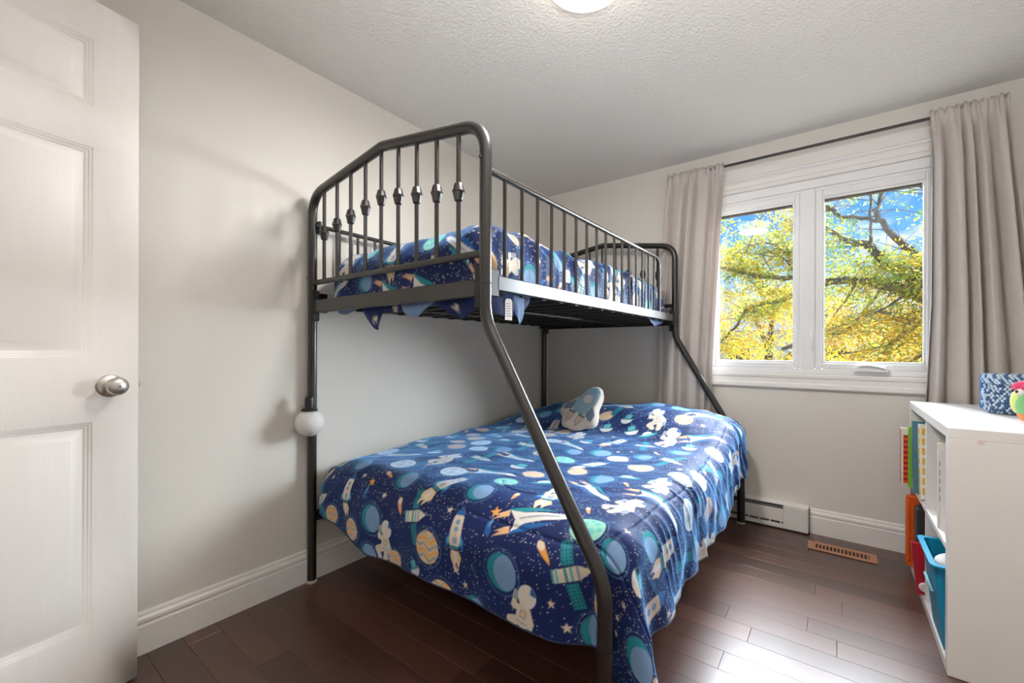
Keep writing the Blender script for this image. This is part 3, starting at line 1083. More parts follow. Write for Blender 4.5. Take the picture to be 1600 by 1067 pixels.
    def shuttle(self, u, v, k=.11, rot=0):
        self.at(u, v, rot, k * 1.6)
        self.put(self.poly([(-.75 * k, .36 * k), (.1 * k, .3 * k), (.55 * k, .20 * k), (-.6 * k, .16 * k)]), CTEAL)
        self.put(self.poly([(-.75 * k, -.36 * k), (.1 * k, -.3 * k), (.55 * k, -.20 * k), (-.6 * k, -.16 * k)]), CBLUE)
        self.put(self.poly([(-.7 * k, .30 * k), (-.3 * k, .16 * k), (.2 * k, .12 * k), (.8 * k, .10 * k), (1.05 * k, 0), (.8 * k, -.10 * k), (.2 * k, -.12 * k),
                            (-.3 * k, -.16 * k), (-.7 * k, -.30 * k), (-.55 * k, 0)]), CW)
        self.put(self.seg(-.4 * k, 0, .6 * k, .02 * k, .025 * k), CGREY)
        for y in (.22, -.22):
            self.put(self.poly([(-.72 * k, (y + .1) * k), (-1.15 * k, (y + .05) * k), (-.98 * k, y * k), (-1.25 * k, (y - .06) * k), (-.72 * k, (y - .1) * k)]), CORANGE * .6 + CCREAM * .4)

    def satellite(self, u, v, k=.095, rot=0):
        self.at(u, v, rot, k * 1.6)
        for s in (-1, 1):
            a = self.box(0, s * .68 * k, .17 * k, .40 * k)
            self.put(a, CTEAL)
            gx = np.abs(((self.x + .17 * k) / (.113 * k)) % 1 - .5)
            gy = np.abs(((self.y) / (.115 * k)) % 1 - .5)
            self.put(np.maximum(a, (np.maximum(gx, gy) - .28) * .1 * k), CDARK * .5 + CTEAL * .25, .9)
        body = self.poly([(-.55 * k, .20 * k), (.25 * k, .22 * k), (.62 * k, .03 * k), (.62 * k, -.03 * k), (.25 * k, -.22 * k), (-.55 * k, -.20 * k)])
        self.put(body, CCREAM)
        for x, c in ((-.52, CTEAL), (-.38, CAQUA), (-.1, CTEAL), (.06, CAQUA), (.24, CGREY)):
            self.put(np.maximum(body, np.abs(self.x - x * k) - .04 * k), c)
        self.put(self.seg(.6 * k, 0, .95 * k, 0, .012 * k), CGREY)

    def comet(self, u, v, k=.035, rot=0):
        self.at(u, v, rot, k * 1.6)
        self.put(self.poly([(-1.1 * k, .12 * k), (-.2 * k, .30 * k), (.6 * k, .34 * k), (.95 * k, 0), (.6 * k, -.34 * k), (-.2 * k, -.18 * k), (-.7 * k, -.10 * k)]), CORANGE)
        self.put(self.ell(.5 * k, 0, .4 * k, .28 * k), CBEIGE * .5 + CW * .5)

    def star(self, u, v, k=.012, rot=0, c=None):
        self.at(u, v, rot, k * 1.6)
        p = [((k if i % 2 == 0 else k * .42) * math.sin(i * PI / 5), (k if i % 2 == 0 else k * .42) * math.cos(i * PI / 5)) for i in range(10)]
        self.put(self.poly(p), CCREAM if c is None else c)

    def starcomet(self, u, v, k=.05, rot=0):
        self.at(u, v, rot, k * 1.8)
        self.put(self.poly([(0, .1 * k), (-.32 * k, -.5 * k), (-.36 * k, -1.0 * k), (-.05 * k, -1.3 * k), (.1 * k, -.9 * k), (.05 * k, -.4 * k)]), CBLUE)
        self.put(self.poly([(0, .1 * k), (-.16 * k, -.5 * k), (-.12 * k, -.8 * k), (.0 * k, -.4 * k)]), CSTEEL)
        self.star(u - math.sin(rot) * .3 * k, v + math.cos(rot) * .3 * k, .42 * k, rot + .2, CORANGE)

    def capsule(self, u, v, k=.05, rot=0):
        self.at(u, v, rot, k * 1.6)
        self.put(self.box(0, .35 * k, .34 * k, .28 * k, .03 * k), CAQUA)
        self.put(np.maximum(self.ell(0, 0, .72 * k, .8 * k), self.y), CW)
        self.put(self.box(0, -.08 * k, .72 * k, .07 * k), CTEAL)
        self.put(self.seg(0, .6 * k, 0, 1.1 * k, .03 * k), CAQUA)

    def ufo(self, u, v, k=.05, rot=.4):
        self.at(u, v, rot, k * 1.6)
        self.put(self.ell(0, .15 * k, .5 * k, .45 * k), CW)
        self.put(self.ell(0, -.08 * k, 1.0 * k, .26 * k), CTEAL)
        self.put(self.ell(0, -.02 * k, .7 * k, .12 * k), CMINT)
        self.put(self.seg(.1 * k, .55 * k, .3 * k, .95 * k, .03 * k), CGREY)

    def scatter(self, box, seed, taken=(), small=True):
        """fill the cloth: large motifs by dart throwing, then small ones, stars and specks"""
        r = random.Random(seed)
        pts = list(taken)
        big = [('astronaut', .088, .085), ('rocket', .095, .085), ('satellite', .095, .085), ('shuttle', .105, .09), ('crescent', .048, .068), ('banded', .050, .07),
               ('spotted', .054, .073), ('spotted', .046, .066), ('banded', .042, .062), ('crescent', .042, .062), ('capsule', .05, .06), ('ufo', .05, .06)]
        x0, x1, y0, y1 = box
        n = 0
        for _ in range(9000):
            name, k, rad = big[n % len(big)]
            u, v = r.uniform(x0, x1), r.uniform(y0, y1)
            if all((u - a) ** 2 + (v - b) ** 2 > (rad + c) ** 2 * .66 for a, b, c in pts):
                rot = r.uniform(-.5, .5) if name != 'shuttle' else r.uniform(-.6, .9)
                if name == 'spotted' and r.random() < .55:
                    self.spotted(u, v, k, rot, L3(208, 220, 228), L3(168, 190, 212))
                else:
                    getattr(self, name)(u, v, k * r.uniform(.92, 1.06), rot)
                pts.append((u, v, rad))
                n += 1
        sm = [('comet', .03, .034), ('star', .014, .02), ('starcomet', .04, .042), ('star', .011, .018), ('comet', .026, .03), ('star', .016, .02)]
        n = 0
        for _ in range(9000):
            name, k, rad = sm[n % len(sm)]
            u, v = r.uniform(x0, x1), r.uniform(y0, y1)
            if all((u - a) ** 2 + (v - b) ** 2 > (rad + c) ** 2 for a, b, c in pts):
                getattr(self, name)(u, v, k * r.uniform(.8, 1.1), r.uniform(-.7, .7) + (2.2 if name == 'comet' else 0))
                pts.append((u, v, rad * .9))
                n += 1

    def specks(self, n, seed, dark):
        g = np.random.default_rng(seed)
        i = g.integers(0, self.U.size, n)
        lum = self.c[i].sum(-1)
        ok = lum < dark
        i = i[ok]
        cl = vnoise(self.U[i] * 7, self.V[i] * 7, 9)
        i = i[cl > g.uniform(-1.2, .5, len(i))]
        a = g.uniform(.3, .95, len(i))[:, None]
        self.c[i] = self.c[i] * (1 - a) + CW * a


# ---- lower mattress and comforter
mat_low = MB().box(.055, 1.380, BY0 + .045, BY1 - .045, .3105, .505, bev=.04, seg=3)
mat_low.build('mattress', M['navy'], origin=(.72, 1.9, .3105))
tag(bpy.data.objects['mattress'], 'full mattress under the space comforter on the lower bunk', 'mattress')

CORE = (.13, 1.36, 1.105, 2.70)
EXT = (.13, .362, .385, .20)
LBS = (.11, .157, .235, .12)


def lump_x(x):
    return np.interp(x, [.05, .13, .17, .33, .64, .94, 1.1, 1.26, 1.36, 1.45], [.0, .035, .06, .105, .118, .140, .146, .132, .098, .05])


def ztop_low(x, y):
    z = .552 + .006 * vnoise(x * 4, y * 4, 11) - .03 * (1 - sstep(.05, .3, x)) * (1 - sstep(1.1, 1.6, y))
    hy = sstep(2.08 + .10 * vnoise(x * 3, x * 0, 12) * 1, 2.50, y) * (1 - .15 * sstep(2.58, 2.72, y))
    return z + lump_x(x) * hy * (1 + .07 * vnoise(x * 6, y * 6, 13))


def mod_low(A, D, dx, dy, r, ux, uy, cx, cy):
    wy = uy * uy * (dy < 0)
    xx = cx + np.maximum(dx, 0)
    A = A * (1 - .30 * wy * sstep(1.27, 1.385, xx))
    ph = np.degrees(np.arctan2(np.abs(dy), np.abs(dx)))
    corner = (dx > 0) & (dy < 0)
    A = A + corner * .085 * np.exp(-((ph - 27) / 15) ** 2) * sstep(.12, .45, r)
    A = A - corner * .030 * np.exp(-((ph - 62) / 12) ** 2) * sstep(.08, .3, r)
    # gentle outward flare + folds of the side drop
    side = (dx > 0) * (ux * ux)
    fold = np.sin(cy * 30 + 2.4 * np.sin(cy * 7)) * .5 + vnoise(cy * 12, r * 3, 17) * .5
    A = A + side * sstep(.10, .36, r) * (.014 * fold + .012)
    fr = (dy < 0) * (uy * uy)
    A = A + fr * sstep(.15, .38, r) * .006 * np.sin(cx * 17 + 1)
    return A, D


def fext(x):
    return np.interp(x, [0, .09, .28, .45, .60, .75, 1.05, 1.25, 1.4], [.27, .285, .345, .385, .378, .372, .378, .378, .372])


UU, VV, P, D = drape(CORE, EXT, LBS, (.0030, .0031), ztop_low, fext, mod_low)
Nn = normals(P)
# quilting puff, wrinkles, seams
diag = (UU * .8 + VV * .6)
perp = (UU * -.6 + VV * .8)
wr = ridged(diag * 5.0, perp * 16, 21) * .5 + ridged(diag * 9, perp * 26, 22) * .25
mask = sstep(.75, 1.3, UU) * .8 + .25 + .5 * np.exp(-((VV - 2.2) / .2) ** 2) * sstep(.6, 1.2, UU)
h = .0055 * vnoise(UU * 7, VV * 7, 23) + .0024 * vnoise(UU * 17, VV * 17, 24) + .0040 * mask * wr * sstep(.88, 1.05, VV)
pull = ridged((UU * .95 + VV * .3) * 3.2, (VV * .95 - UU * .3) * 24, 31)
h += .0045 * pull * sstep(1.15, 1.45, UU) * sstep(1.0, 1.3, VV)
for s in (1.425,):
    h -= .0038 * np.exp(-((UU - s - .008 * np.sin(VV * 5) - .004 * np.sin(VV * 17)) / .0045) ** 2)
h -= .005 * np.exp(-((VV - .985) / .006) ** 2) * (UU > .2)
h -= .005 * np.exp(-((np.hypot(UU - 1.02, (VV - 1.20) * 1.6) - .10) / .007) ** 2) * (VV < 1.20)
P = P + Nn * h[..., None]
P[..., 2] = np.maximum(P[..., 2], .012)
pr = Print(UU, VV)
# motifs read off the photograph on the front drop: (name, x, z, size, rotation)
Vs = np.linspace(CORE[2] - .36, CORE[2] + .25, 400)
rr = np.maximum(CORE[2] - Vs, 0)
zs = .552 - (LBS[2] * 2 / PI * (1 - np.cos(np.clip(rr / LBS[2], 0, 1) * PI / 2)) + np.maximum(rr - LBS[2], 0))
z2v = lambda z: float(np.interp(z, zs, Vs))
FRONT = [('satellite', .12, .41, .085, .45, .08), ('banded', .205, .352, .040, .1, .055), ('rocket', .300, .460, .075, .12, .085), ('crescent', .478, .395, .050, -.1, .06),
         ('astronaut', .560, .335, .080, -.15, .085), ('satellite', .717, .455, .085, .25, .085), ('banded', .797, .375, .052, 0, .065), ('rocket', .915, .450, .082, .08, .09),
         ('crescent', 1.107, .388, .052, -.1, .065), ('astronaut', 1.186, .310, .080, -.2, .085), ('satellite', 1.315, .440, .085, .3, .085), ('banded', 1.445, .385, .052, .1, .06),
         ('starcomet', 1.035, .515, .05, .15, .05), ('comet', 1.235, .478, .036, 2.4, .035), ('starcomet', .417, .50, .045, .1, .05), ('comet', .63, .472, .034, 2.2, .032),
         ('banded', .615, .262, .034, 0, .035), ('capsule', .735, .29, .036, .5, .04), ('shuttle', 1.17, .535, .115, .45, .10), ('spotted', 1.33, .54, .050, 0, .06),
         ('star', .35, .52, .013, 0, .02), ('star', .96, .30, .012, .3, .02), ('star', 1.27, .355, .013, .2, .02), ('star', .86, .50, .014, .2, .02), ('star', 1.31, .30, .015, .1, .02)]
taken = []
for nme, x, z, k, rot, rad in FRONT:
    v = z2v(min(z, .551)) if z < .55 else CORE[2] + .02
    getattr(pr, nme)(x, v, k, rot)
    taken.append((x, v, rad))
pr.scatter((.0, 1.74, .70, 2.95), 5, taken)
pr.specks(15000, 2, .16)
com = grid_mesh('comforter', P, M['print'], pr.c, origin=(.75, 1.85, .45))
tag(com, 'navy space print comforter with astronauts and planets spread over the lower bunk', 'comforter')
# hem piping all round (pale lining edge)
edge = np.concatenate([P[0, ::6], P[::6, -1][1:], P[-1, ::-6][1:], P[::-6, 0][1:-1]])
MB().tube([tuple(p) for p in edge], .0026, 6, closed=True).build('hem', M['navy'], com, fix=False)
# pale lining under the hanging front corner
NN = normals(P)
sub_i = slice(0, int(P.shape[0] * .16), 6)
sub_j = slice(int(P.shape[1] * .72), P.shape[1], 6)
grid_mesh('lining', P[sub_i, sub_j] - NN[sub_i, sub_j] * .006, M['lining'], None, com)

# ---- upper mattress, comforter
MB().box(.065, .945, BY0 + .08, BY1 - .06, 1.219, 1.375, bev=.035, seg=3).build('mattress', M['navy'], origin=(.53, 1.9, 1.219))
tag(bpy.data.objects['mattress.001'], 'thin navy twin mattress on the metal slats of the upper bunk', 'mattress')
CORE2 = (.20, .918, 1.13, 2.735)
EXT2 = (.235, .250, .300, .22)
LBS2 = (.20, .122, .22, .14)


def ztop_up(x, y):
    return 1.447 + .014 * vnoise(x * 3.2, y * 3.2, 41) + .012 * np.exp(-((x - .85) / .2) ** 2 - ((y - 1.15) / .2) ** 2)


UU, VV, P2, D2 = drape(CORE2, EXT2, LBS2, (.0040, .0040), ztop_up)
N2 = normals(P2)
h = .009 * vnoise(UU * 7, VV * 7, 51) + .004 * vnoise(UU * 16, VV * 16, 52)
sidew = sstep(.84, .97, UU)
h += sidew * (.018 * ridged(VV * 6.5 + .4 * np.sin(UU * 9), UU * 3, 53) - .004) * (1 - sstep(1.06, 1.15, UU))
h += .004 * ridged(UU * 12, VV * 12, 54)
P2 = P2 + N2 * h[..., None]
P2[..., 0] = np.clip(P2[..., 0], .050, .998)
P2[..., 1] = np.clip(P2[..., 1], BY0 + .019, BY1 - .024)
P2[..., 2] = np.maximum(P2[..., 2], 1.221)
pr2 = Print(UU, VV)
t2 = []
for nme, x, v, k, rot, rad in [('astronaut', .225, 1.005, .085, .1, .085), ('spotted', .365, 1.03, .052, 0, .065), ('rocket', .545, 1.00, .09, .1, .09), ('spotted', .74, 1.02, .048, 0, .06),
                              ('shuttle', .90, .96, .10, 2.6, .09), ('spotted', .89, 1.15, .05, 0, .06), ('banded', .98, 1.17, .045, 0, .05), ('star', .93, 1.04, .016, .2, .02),
                              ('star', .86, .92, .014, .2, .02), ('comet', .45, 1.10, .03, 0, .03)]:
    getattr(pr2, nme)(x, v, k, rot)
    t2.append((x, v, rad))
pr2.scatter((-.03, 1.13, .83, 2.92), 12, t2)
pr2.specks(12000, 6, .16)
com2 = grid_mesh('comforter', P2, M['print'], pr2.c, origin=(.53, 1.9, 1.3))
tag(com2, 'bunched navy space print comforter filling the upper bunk behind the spindles', 'comforter')


def cloth_piece(name, outline_top, outline_bot, y, mat, parent, bulge=.01, n=14, m=8, axis='y'):
    """small hanging fold: between a top and a bottom polyline (x or y, z)"""
    a = np.array(outline_top, float)
    b = np.array(outline_bot, float)
    s = np.linspace(0, 1, n)
    ta = np.stack([np.interp(s, np.linspace(0, 1, len(a)), a[:, i]) for i in (0, 1)], -1)
    tb = np.stack([np.interp(s, np.linspace(0, 1, len(b)), b[:, i]) for i in (0, 1)], -1)
    t = np.linspace(0, 1, m)[:, None, None]
    g = ta[None] * (1 - t) + tb[None] * t
    S, Tt = np.meshgrid(s, np.linspace(0, 1, m))
    off = bulge * np.sin(S * PI) * np.sin(Tt * PI * .8) + bulge * .5 * np.sin(S * 9) * Tt
    Q = np.zeros((m, n, 3))
    if axis == 'y':
        Q[..., 0], Q[..., 1], Q[..., 2] = g[..., 0], y - off, g[..., 1]
    else:
        Q[..., 0], Q[..., 1], Q[..., 2] = y + off, g[..., 0], g[..., 1]
    if mat is M['print']:
        p = Print(Q[..., 0] if axis == 'y' else Q[..., 1], Q[..., 2])
        p.star(float(Q[m // 2, n // 2, 0]), float(Q[m // 2, n // 2, 2]), .02)
        o = grid_mesh(name, Q, mat, p.c, parent)
    else:
        o = grid_mesh(name, Q, mat, None, parent)
    return o


yh = BY0 + .030
cloth_piece('hem_fold', [(.17, 1.196), (.34, 1.196)], [(.175, 1.19), (.21, 1.174), (.25, 1.171), (.29, 1.180), (.335, 1.190)], yh, M['lining'], com2, .004)
cloth_piece('hem_fold', [(.36, 1.200), (.505, 1.200)], [(.375, 1.17), (.452, 1.108), (.470, 1.100), (.478, 1.112), (.50, 1.165)], yh - .004, M['print'], com2, .008)
cloth_piece('hem_fold', [(.49, 1.198), (.64, 1.198)], [(.495, 1.165), (.55, 1.170), (.60, 1.160), (.64, 1.170)], yh, M['print'], com2, .008)
cloth_piece('hem_fold', [(.60, 1.200), (.79, 1.200)], [(.61, 1.178), (.65, 1.150), (.69, 1.141), (.72, 1.150), (.78, 1.185)], yh - .003, M['lining'], com2, .014)
cloth_piece('hem_fold', [(.77, 1.200), (.99, 1.200)], [(.775, 1.180), (.84, 1.160), (.88, 1.140), (.91, 1.128), (.945, 1.135), (.98, 1.160)], yh, M['print'], com2, .016)
xs = XR - .030
cloth_piece('hem_fold', [(1.03, 1.215), (1.24, 1.215)], [(1.035, 1.145), (1.09, 1.135), (1.14, 1.14), (1.20, 1.165), (1.24, 1.205)], xs, M['print'], com2, .010, axis='x')
cloth_piece('hem_fold', [(1.135, 1.210), (1.20, 1.210)], [(1.145, 1.150), (1.165, 1.115), (1.175, 1.118), (1.195, 1.160)], xs + .006, M['lining'], com2, .006, axis='x')
cloth_piece('hem_fold', [(2.46, 1.212), (2.70, 1.212)], [(2.47, 1.195), (2.53, 1.165), (2.60, 1.180), (2.68, 1.195)], xs, M['print'], com2, .008, axis='x')


def care_tag(x, y0, y1, z0, z1, parent):
    MB().prism([(y0, z0), (y1, z0), (y1, z1 - .008), (y1 - .008, z1), (y0 + .008, z1), (y0, z1 - .008)], 'x', x, x + .0012).build('care_tag', M['tag'], parent, smooth=False)
    t = bpy.data.objects[-1] if False else C.objects[-1]
    mb = MB()
    n = int((z1 - z0) / .009)
    for i in range(n - 1):
        zz = z0 + .012 + i * .008
        mb.box(x + .0012, x + .0016, y0 + .005, y1 - .005 - (i % 3) * .003, zz, zz + .0032)
    mb.build('tag_print', M['tag_ink'], t, smooth=False)


care_tag(XR - .020, 1.085, 1.122, 1.125, 1.195, com2)
care_tag(XR - .033, 1.495, 1.530, 1.30, 1.352, com2)

# ------------------------------------------------------------------ rocket pillow on the lower bunk
n_ = Vector((.08, -.78, .62)).normalized()
r_ = Vector((1, .10, 0)); r_ = (r_ - n_ * r_.dot(n_)).normalized()
u_ = n_.cross(r_)
if u_.z < 0:
    u_ = -u_
outl = [(0, .160), (.030, .150), (.052, .122), (.064, .085), (.074, .040), (.098, .010), (.118, -.030), (.122, -.070), (.102, -.090), (.078, -.098), (.068, -.125), (.040, -.150),
        (.012, -.142), (-.012, -.142), (-.040, -.150), (-.068, -.125), (-.078, -.098), (-.102, -.090), (-.122, -.070), (-.118, -.030), (-.098, .010), (-.074, .040), (-.064, .085),
        (-.052, .122), (-.030, .150)]


def smooth_closed(pts, it=2):
    for _ in range(it):
        o = []
        for i in range(len(pts)):
            a, b = pts[i], pts[(i + 1) % len(pts)]
            o += [(a[0] * .75 + b[0] * .25, a[1] * .75 + b[1] * .25), (a[0] * .25 + b[0] * .75, a[1] * .25 + b[1] * .75)]
        pts = o
    return pts


ol = smooth_closed(outl, 2)
m = len(ol)
levels = 34
Q = np.zeros((2 * levels + 1, m + 1, 3))
flat = np.zeros((2 * levels + 1, m + 1, 2))
oa = np.array(ol + [ol[0]])
for i in range(2 * levels + 1):
    s = i / levels      # 0 front centre -> 1 rim -> 2 back centre
    f = 1 - abs(1 - s)
    rad = 1 - (1 - f) ** 1.0
    k = min(1.0, rad / .86)
    th = .036 * (1 - max(0.0, (rad - .55) / .45) ** 3.0) if rad > .55 else .036
    th = .036 * math.sqrt(max(0.0, 1 - (rad * .985) ** 6))
    sgn = 1 if s <= 1 else -1
    flat[i] = oa * rad
    Q[i, :, :2] = oa * rad
    Q[i, :, 2] = sgn * th
rotm = -.40
cr_, sr_ = math.cos(rotm), math.sin(rotm)
ctr = np.array((.665, 2.300, .668))
R3 = np.array([r_[:], u_[:], n_[:]])
lx = Q[..., 0] * cr_ - Q[..., 1] * sr_
ly = Q[..., 0] * sr_ + Q[..., 1] * cr_
SC = 1.06
W3 = ctr + SC * (lx[..., None] * R3[0] + ly[..., None] * R3[1] + Q[..., 2:3] * R3[2])
pp = Print(flat[..., 0], flat[..., 1], .0016, base=L3(222, 212, 200))
pp.c[:] = L3(222, 212, 200)
front = (np.arange(2 * levels + 1) <= levels - 2)[:, None] * np.ones((1, m + 1), bool)
keep = pp.c.copy()
pp.at(0, 0, 0, 1.0)
PB, PD, PG, PK = L3(142, 172, 190), L3(112, 128, 146), L3(98, 142, 146), L3(58, 62, 72)
bodyp = smooth_closed([(0, .148), (.034, .130), (.052, .085), (.058, .03), (.050, -.045), (-.050, -.045), (-.058, .03), (-.052, .085), (-.034, .130)], 1)
for s in (-1, 1):
    fin = [(s * .050, .030), (s * .094, -.015), (s * .098, -.062), (s * .050, -.040)]
    pp.put(pp.poly(fin), PD)
    pp.put(np.abs(pp.poly(fin)) - .0009, PK)
    fl = [(s * .014, -.058), (s * .052, -.058), (s * .048, -.090), (s * .030, -.122), (s * .014, -.090)]
    pp.put(pp.poly(fl), L3(212, 186, 166))
    pp.put(np.abs(pp.poly(fl)) - .0009, PK)
    pp.put(pp.box(s * .032, -.052, .021, .006), PG)
    pp.put(np.abs(pp.box(s * .032, -.052, .021, .006)) - .0008, PK)
bd = pp.poly(bodyp)
pp.put(bd, PB)
pp.put(np.maximum(bd, .112 - pp.y), L3(104, 158, 178))
pp.put(np.abs(bd) - .001, PK)
wn = pp.ell(0, .055, .030, .030)
pp.put(wn, L3(212, 208, 204))
pp.put(np.abs(wn) - .001, PK)
pc = np.where(front.ravel()[:, None], pp.c, keep)
pillow = grid_mesh('rocket_pillow', W3, M['plush_print'], pc, origin=tuple(ctr))
bm = bmesh.new(); bm.from_mesh(pillow.data)
bmesh.ops.remove_doubles(bm, verts=bm.verts, dist=1e-5)
bmesh.ops.recalc_face_normals(bm, faces=bm.faces)
bm.to_mesh(pillow.data); bm.free()
tag(pillow, 'cream plush cushion shaped like a pale blue rocket leaning at the bed head', 'cushion')
# piping round the rim
MB().tube([tuple(p) for p in W3[levels, :-1]], .0022, 6, closed=True).build('piping', M['white_soft'], pillow, fix=False)


# ------------------------------------------------------------------ curtains and rod
def curtain(name, top, mid, bot, zt, zb, y, nf, seed, label, depth):
    n, mrow = 180, 90
    s = np.linspace(0, 1, n)
    rows = []
    r = np.random.default_rng(seed)
    ph = r.uniform(0, 2 * PI, 4)
    for j in range(mrow):
        t = j / (mrow - 1)
        z = zt + (zb - zt) * t
        a = np.interp(t, [0, .12, .45, 1], [top[0], mid[0][0], mid[1][0], bot[0]])
        b = np.interp(t, [0, .12, .45, 1], [top[1], mid[0][1], mid[1][1], bot[1]])
        x = a + (b - a) * s
        head = math.exp(-(t / .035) ** 2)
        w = s * nf + .18 * math.sin(3 * t + ph[0])
        warp = s + .035 * np.sin(2 * PI * s * 2 + ph[1])
        big = np.sin(2 * PI * warp * nf + ph[0] + .5 * math.sin(2.2 * t + ph[2]))
        big = 2 * np.abs(np.cos(.5 * (2 * PI * warp * nf + ph[0] + .5 * math.sin(2.2 * t + ph[2])))) ** .7 - 1.1
        fine = np.sin(2 * PI * warp * nf * 2.4 + ph[3]) * .6 + vnoise(s * 26, s * 0 + t * 2, seed) * .7
        amp = depth * (1 - head) * min(1, .45 + t * 2.2)
        off = big * amp + fine * (.0072 * head + .0022)
        if abs(t * (zt - zb) - .055) < .014:
            off = off * .7 - .004
        yy = y - .004 - off - .010 * math.exp(-(t / .045) ** 4)
        zz = np.full(n, z) + (.006 * np.sin(2 * PI * s * nf * 1.7 + ph[1]) + .004 * vnoise(s * 30, s * 0, seed + 1)) * (1 if j < 3 else max(0, 1 - j / 8))
        rows.append(np.stack([x + .004 * big * (1 - head), yy, zz], -1))
    Q = np.array(rows)
    Q[..., 1] = np.minimum(Q[..., 1], Y1 - .027)
    o = grid_mesh(name, Q, M['curtain'], None, origin=((top[0] + top[1]) / 2, y, zb))
    tag(o, label, 'curtain', None)
    md = o.modifiers.new('thickness', 'SOLIDIFY')
    md.thickness = .0012
    md.offset = 0
    return o


CYR = 2.897
curtain('curtain', (.975, 1.314), ((.955, 1.305), (.925, 1.268)), (.905, 1.215), 2.186, .17, CYR, 4.6, 3,
        'grey satin curtain gathered at the window side nearest the bunk bed', .026)
curtain('curtain', (2.229, 2.485), ((2.240, 2.500), (2.235, 2.545)), (2.190, 2.63), 2.188, .17, CYR - .012, 5.4, 8,
        'grey satin curtain hanging behind the white bookcase', .036)
crod = thing('curtain_rod', (1.75, CYR, 2.166), 'thin dark metal curtain rod carrying both grey curtains', 'curtain rod')
MB().tube([(.985, CYR, 2.166), (2.475, CYR, 2.166)], .0075, 12).build('rod', M['rod'], crod)
for x in (1.00, 2.46):
    mb = MB().tube([(x, CYR, 2.166), (x, Y1 - .003, 2.166)], .005, 8)
    mb.lathe([(.014, -.003), (.014, .003)], (0, 0, 0), 12, Matrix.Translation((x, Y1 - .004, 2.166)) @ Matrix.Rotation(PI / 2, 4, 'X'))
    mb.build('bracket', M['rod'], crod)
    MB().sphere((x - .022 if x < 1.5 else x + .022, CYR, 2.166), .011, 12, 8).build('finial', M['rod'], crod)

# ------------------------------------------------------------------ white cube bookcase and what it holds
bx0, bx1, by0, by1, bh, bt = 2.150, 2.540, 1.910, 2.790, .786, .034
case = thing('bookcase', (2.345, 2.35, 0), 'white four cube bookcase standing by the right hand wall', 'bookcase')
MB().box(bx0, bx1, by0, by0 + bt, .0005, bh - bt, bev=.0015).build('side_panel', M['shelf'], case)
MB().box(bx0, bx1, by1 - bt, by1, .0005, bh - bt, bev=.0015).build('side_panel', M['shelf'], case)
MB().box(bx0, bx1, by0, by1, bh - bt, bh, bev=.0015).build('top_panel', M['shelf'], case)
MB().box(bx0, bx1, by0 + bt, by1 - bt, .0005, .034, bev=.0015).build('bottom_panel', M['shelf'], case)
ymid = 2.345
MB().box(bx0 + .002, bx1 - .01, by0 + bt, by1 - bt, .385, .403, bev=.001).build('shelf', M['shelf'], case)
MB().box(bx0 + .002, bx1 - .01, ymid - .009, ymid + .009, .403, bh - bt, bev=.001).build('divider', M['shelf'], case)
MB().box(bx0 + .002, bx1 - .01, ymid - .009, ymid + .009, .034, .385, bev=.001).build('divider', M['shelf'], case)
MB().box(bx1 - .006, bx1, by0 + bt, by1 - bt, .034, bh - bt).build('back_panel', M['shelf'], case, smooth=False)
mb = MB().lathe([(.0001, 0), (.0085, 0), (.0085, .0012), (.0001, .0016)], (0, 0, 0), 16, Matrix.Translation((2.222, by0 + .0002, .748)) @ Matrix.Rotation(PI / 2, 4, 'X'))
mb.build('screw_cover', principled('peach_cap', (228, 214, 204), .5, noise=.02, nscale=40), case)


def book(name, x0, x1, ycen, th, z0, h, cover, label, cat='book', tilt=0.0, pages=None, group=None):
    """upright book: spine faces the room (-x); tilt leans it in y"""
    Mx = Matrix.Translation((0, ycen, z0 + abs(math.sin(tilt)) * th / 2)) @ Matrix.Rotation(tilt, 4, 'X')
    t = thing(name, (x0, ycen, z0), label, cat, group)
    mb = MB()
    mb.box(x0, x1, -th / 2, -th / 2 + .002, 0, h, bev=.0006)
    mb.box(x0, x1, th / 2 - .002, th / 2, 0, h, bev=.0006)
    mb.box(x0, x0 + .003, -th / 2 + .002, th / 2 - .002, 0, h)
    mb.transform(Mx).build('cover', cover, t)
    MB().box(x0 + .003, x1 - .004, -th / 2 + .002, th / 2 - .002, .003, h - .003).transform(Mx).build('pages', pages or M['paper'], t, smooth=False)
    return t, Mx


SB = .4035
b1, Mx = book('picture_book', 2.112, 2.36, 2.715, .030, SB, .262, M['paper'], 'tall pale book with a red and orange checked spine sticking out of the shelf')
ma, mb2 = MB(), MB()
for i in range(18):
    for k in range(2):
        (ma if (i + k) % 2 else mb2).box(2.1112, 2.1125, -.014 + k * .014, k * .014, .006 + i * .0138, .006 + (i + 1) * .0138)
        (ma if (i + k) % 2 else mb2).box(2.120 + k * .019, 2.139 + k * .019, -.0158, -.0146, .006 + i * .0125, .006 + (i + 1) * .0125)
ma.transform(Mx).build('spine_check', M['red'], b1, smooth=False)
mb2.transform(Mx).build('spine_check', M['orange'], b1, smooth=False)
b2, Mx = book('picture_book', 2.134, 2.37, 2.668, .026, SB, .275, M['green_book'], 'bright green spined book beside the checked one')
b3, Mx = book('picture_book', 2.139, 2.37, 2.555, .026, SB, .312, M['teal_book'], 'dusty teal hardback leaning in the top far cube', tilt=-.17)
mb = MB()
for i in range(14):
    w = (.004, .007, .005)[i % 3]
    mb.box(2.1382, 2.1395, -.004, -.004 + w, .06 + i * .011, .068 + i * .011)
mb.transform(Mx).build('spine_lettering', M['black_plastic'], b3, smooth=False)
b4, Mx = book('picture_book', 2.150, 2.37, 2.468, .046, SB, .312, M['paper'], 'thick white book with mustard squares down its spine', tilt=-.12)
mb = MB()
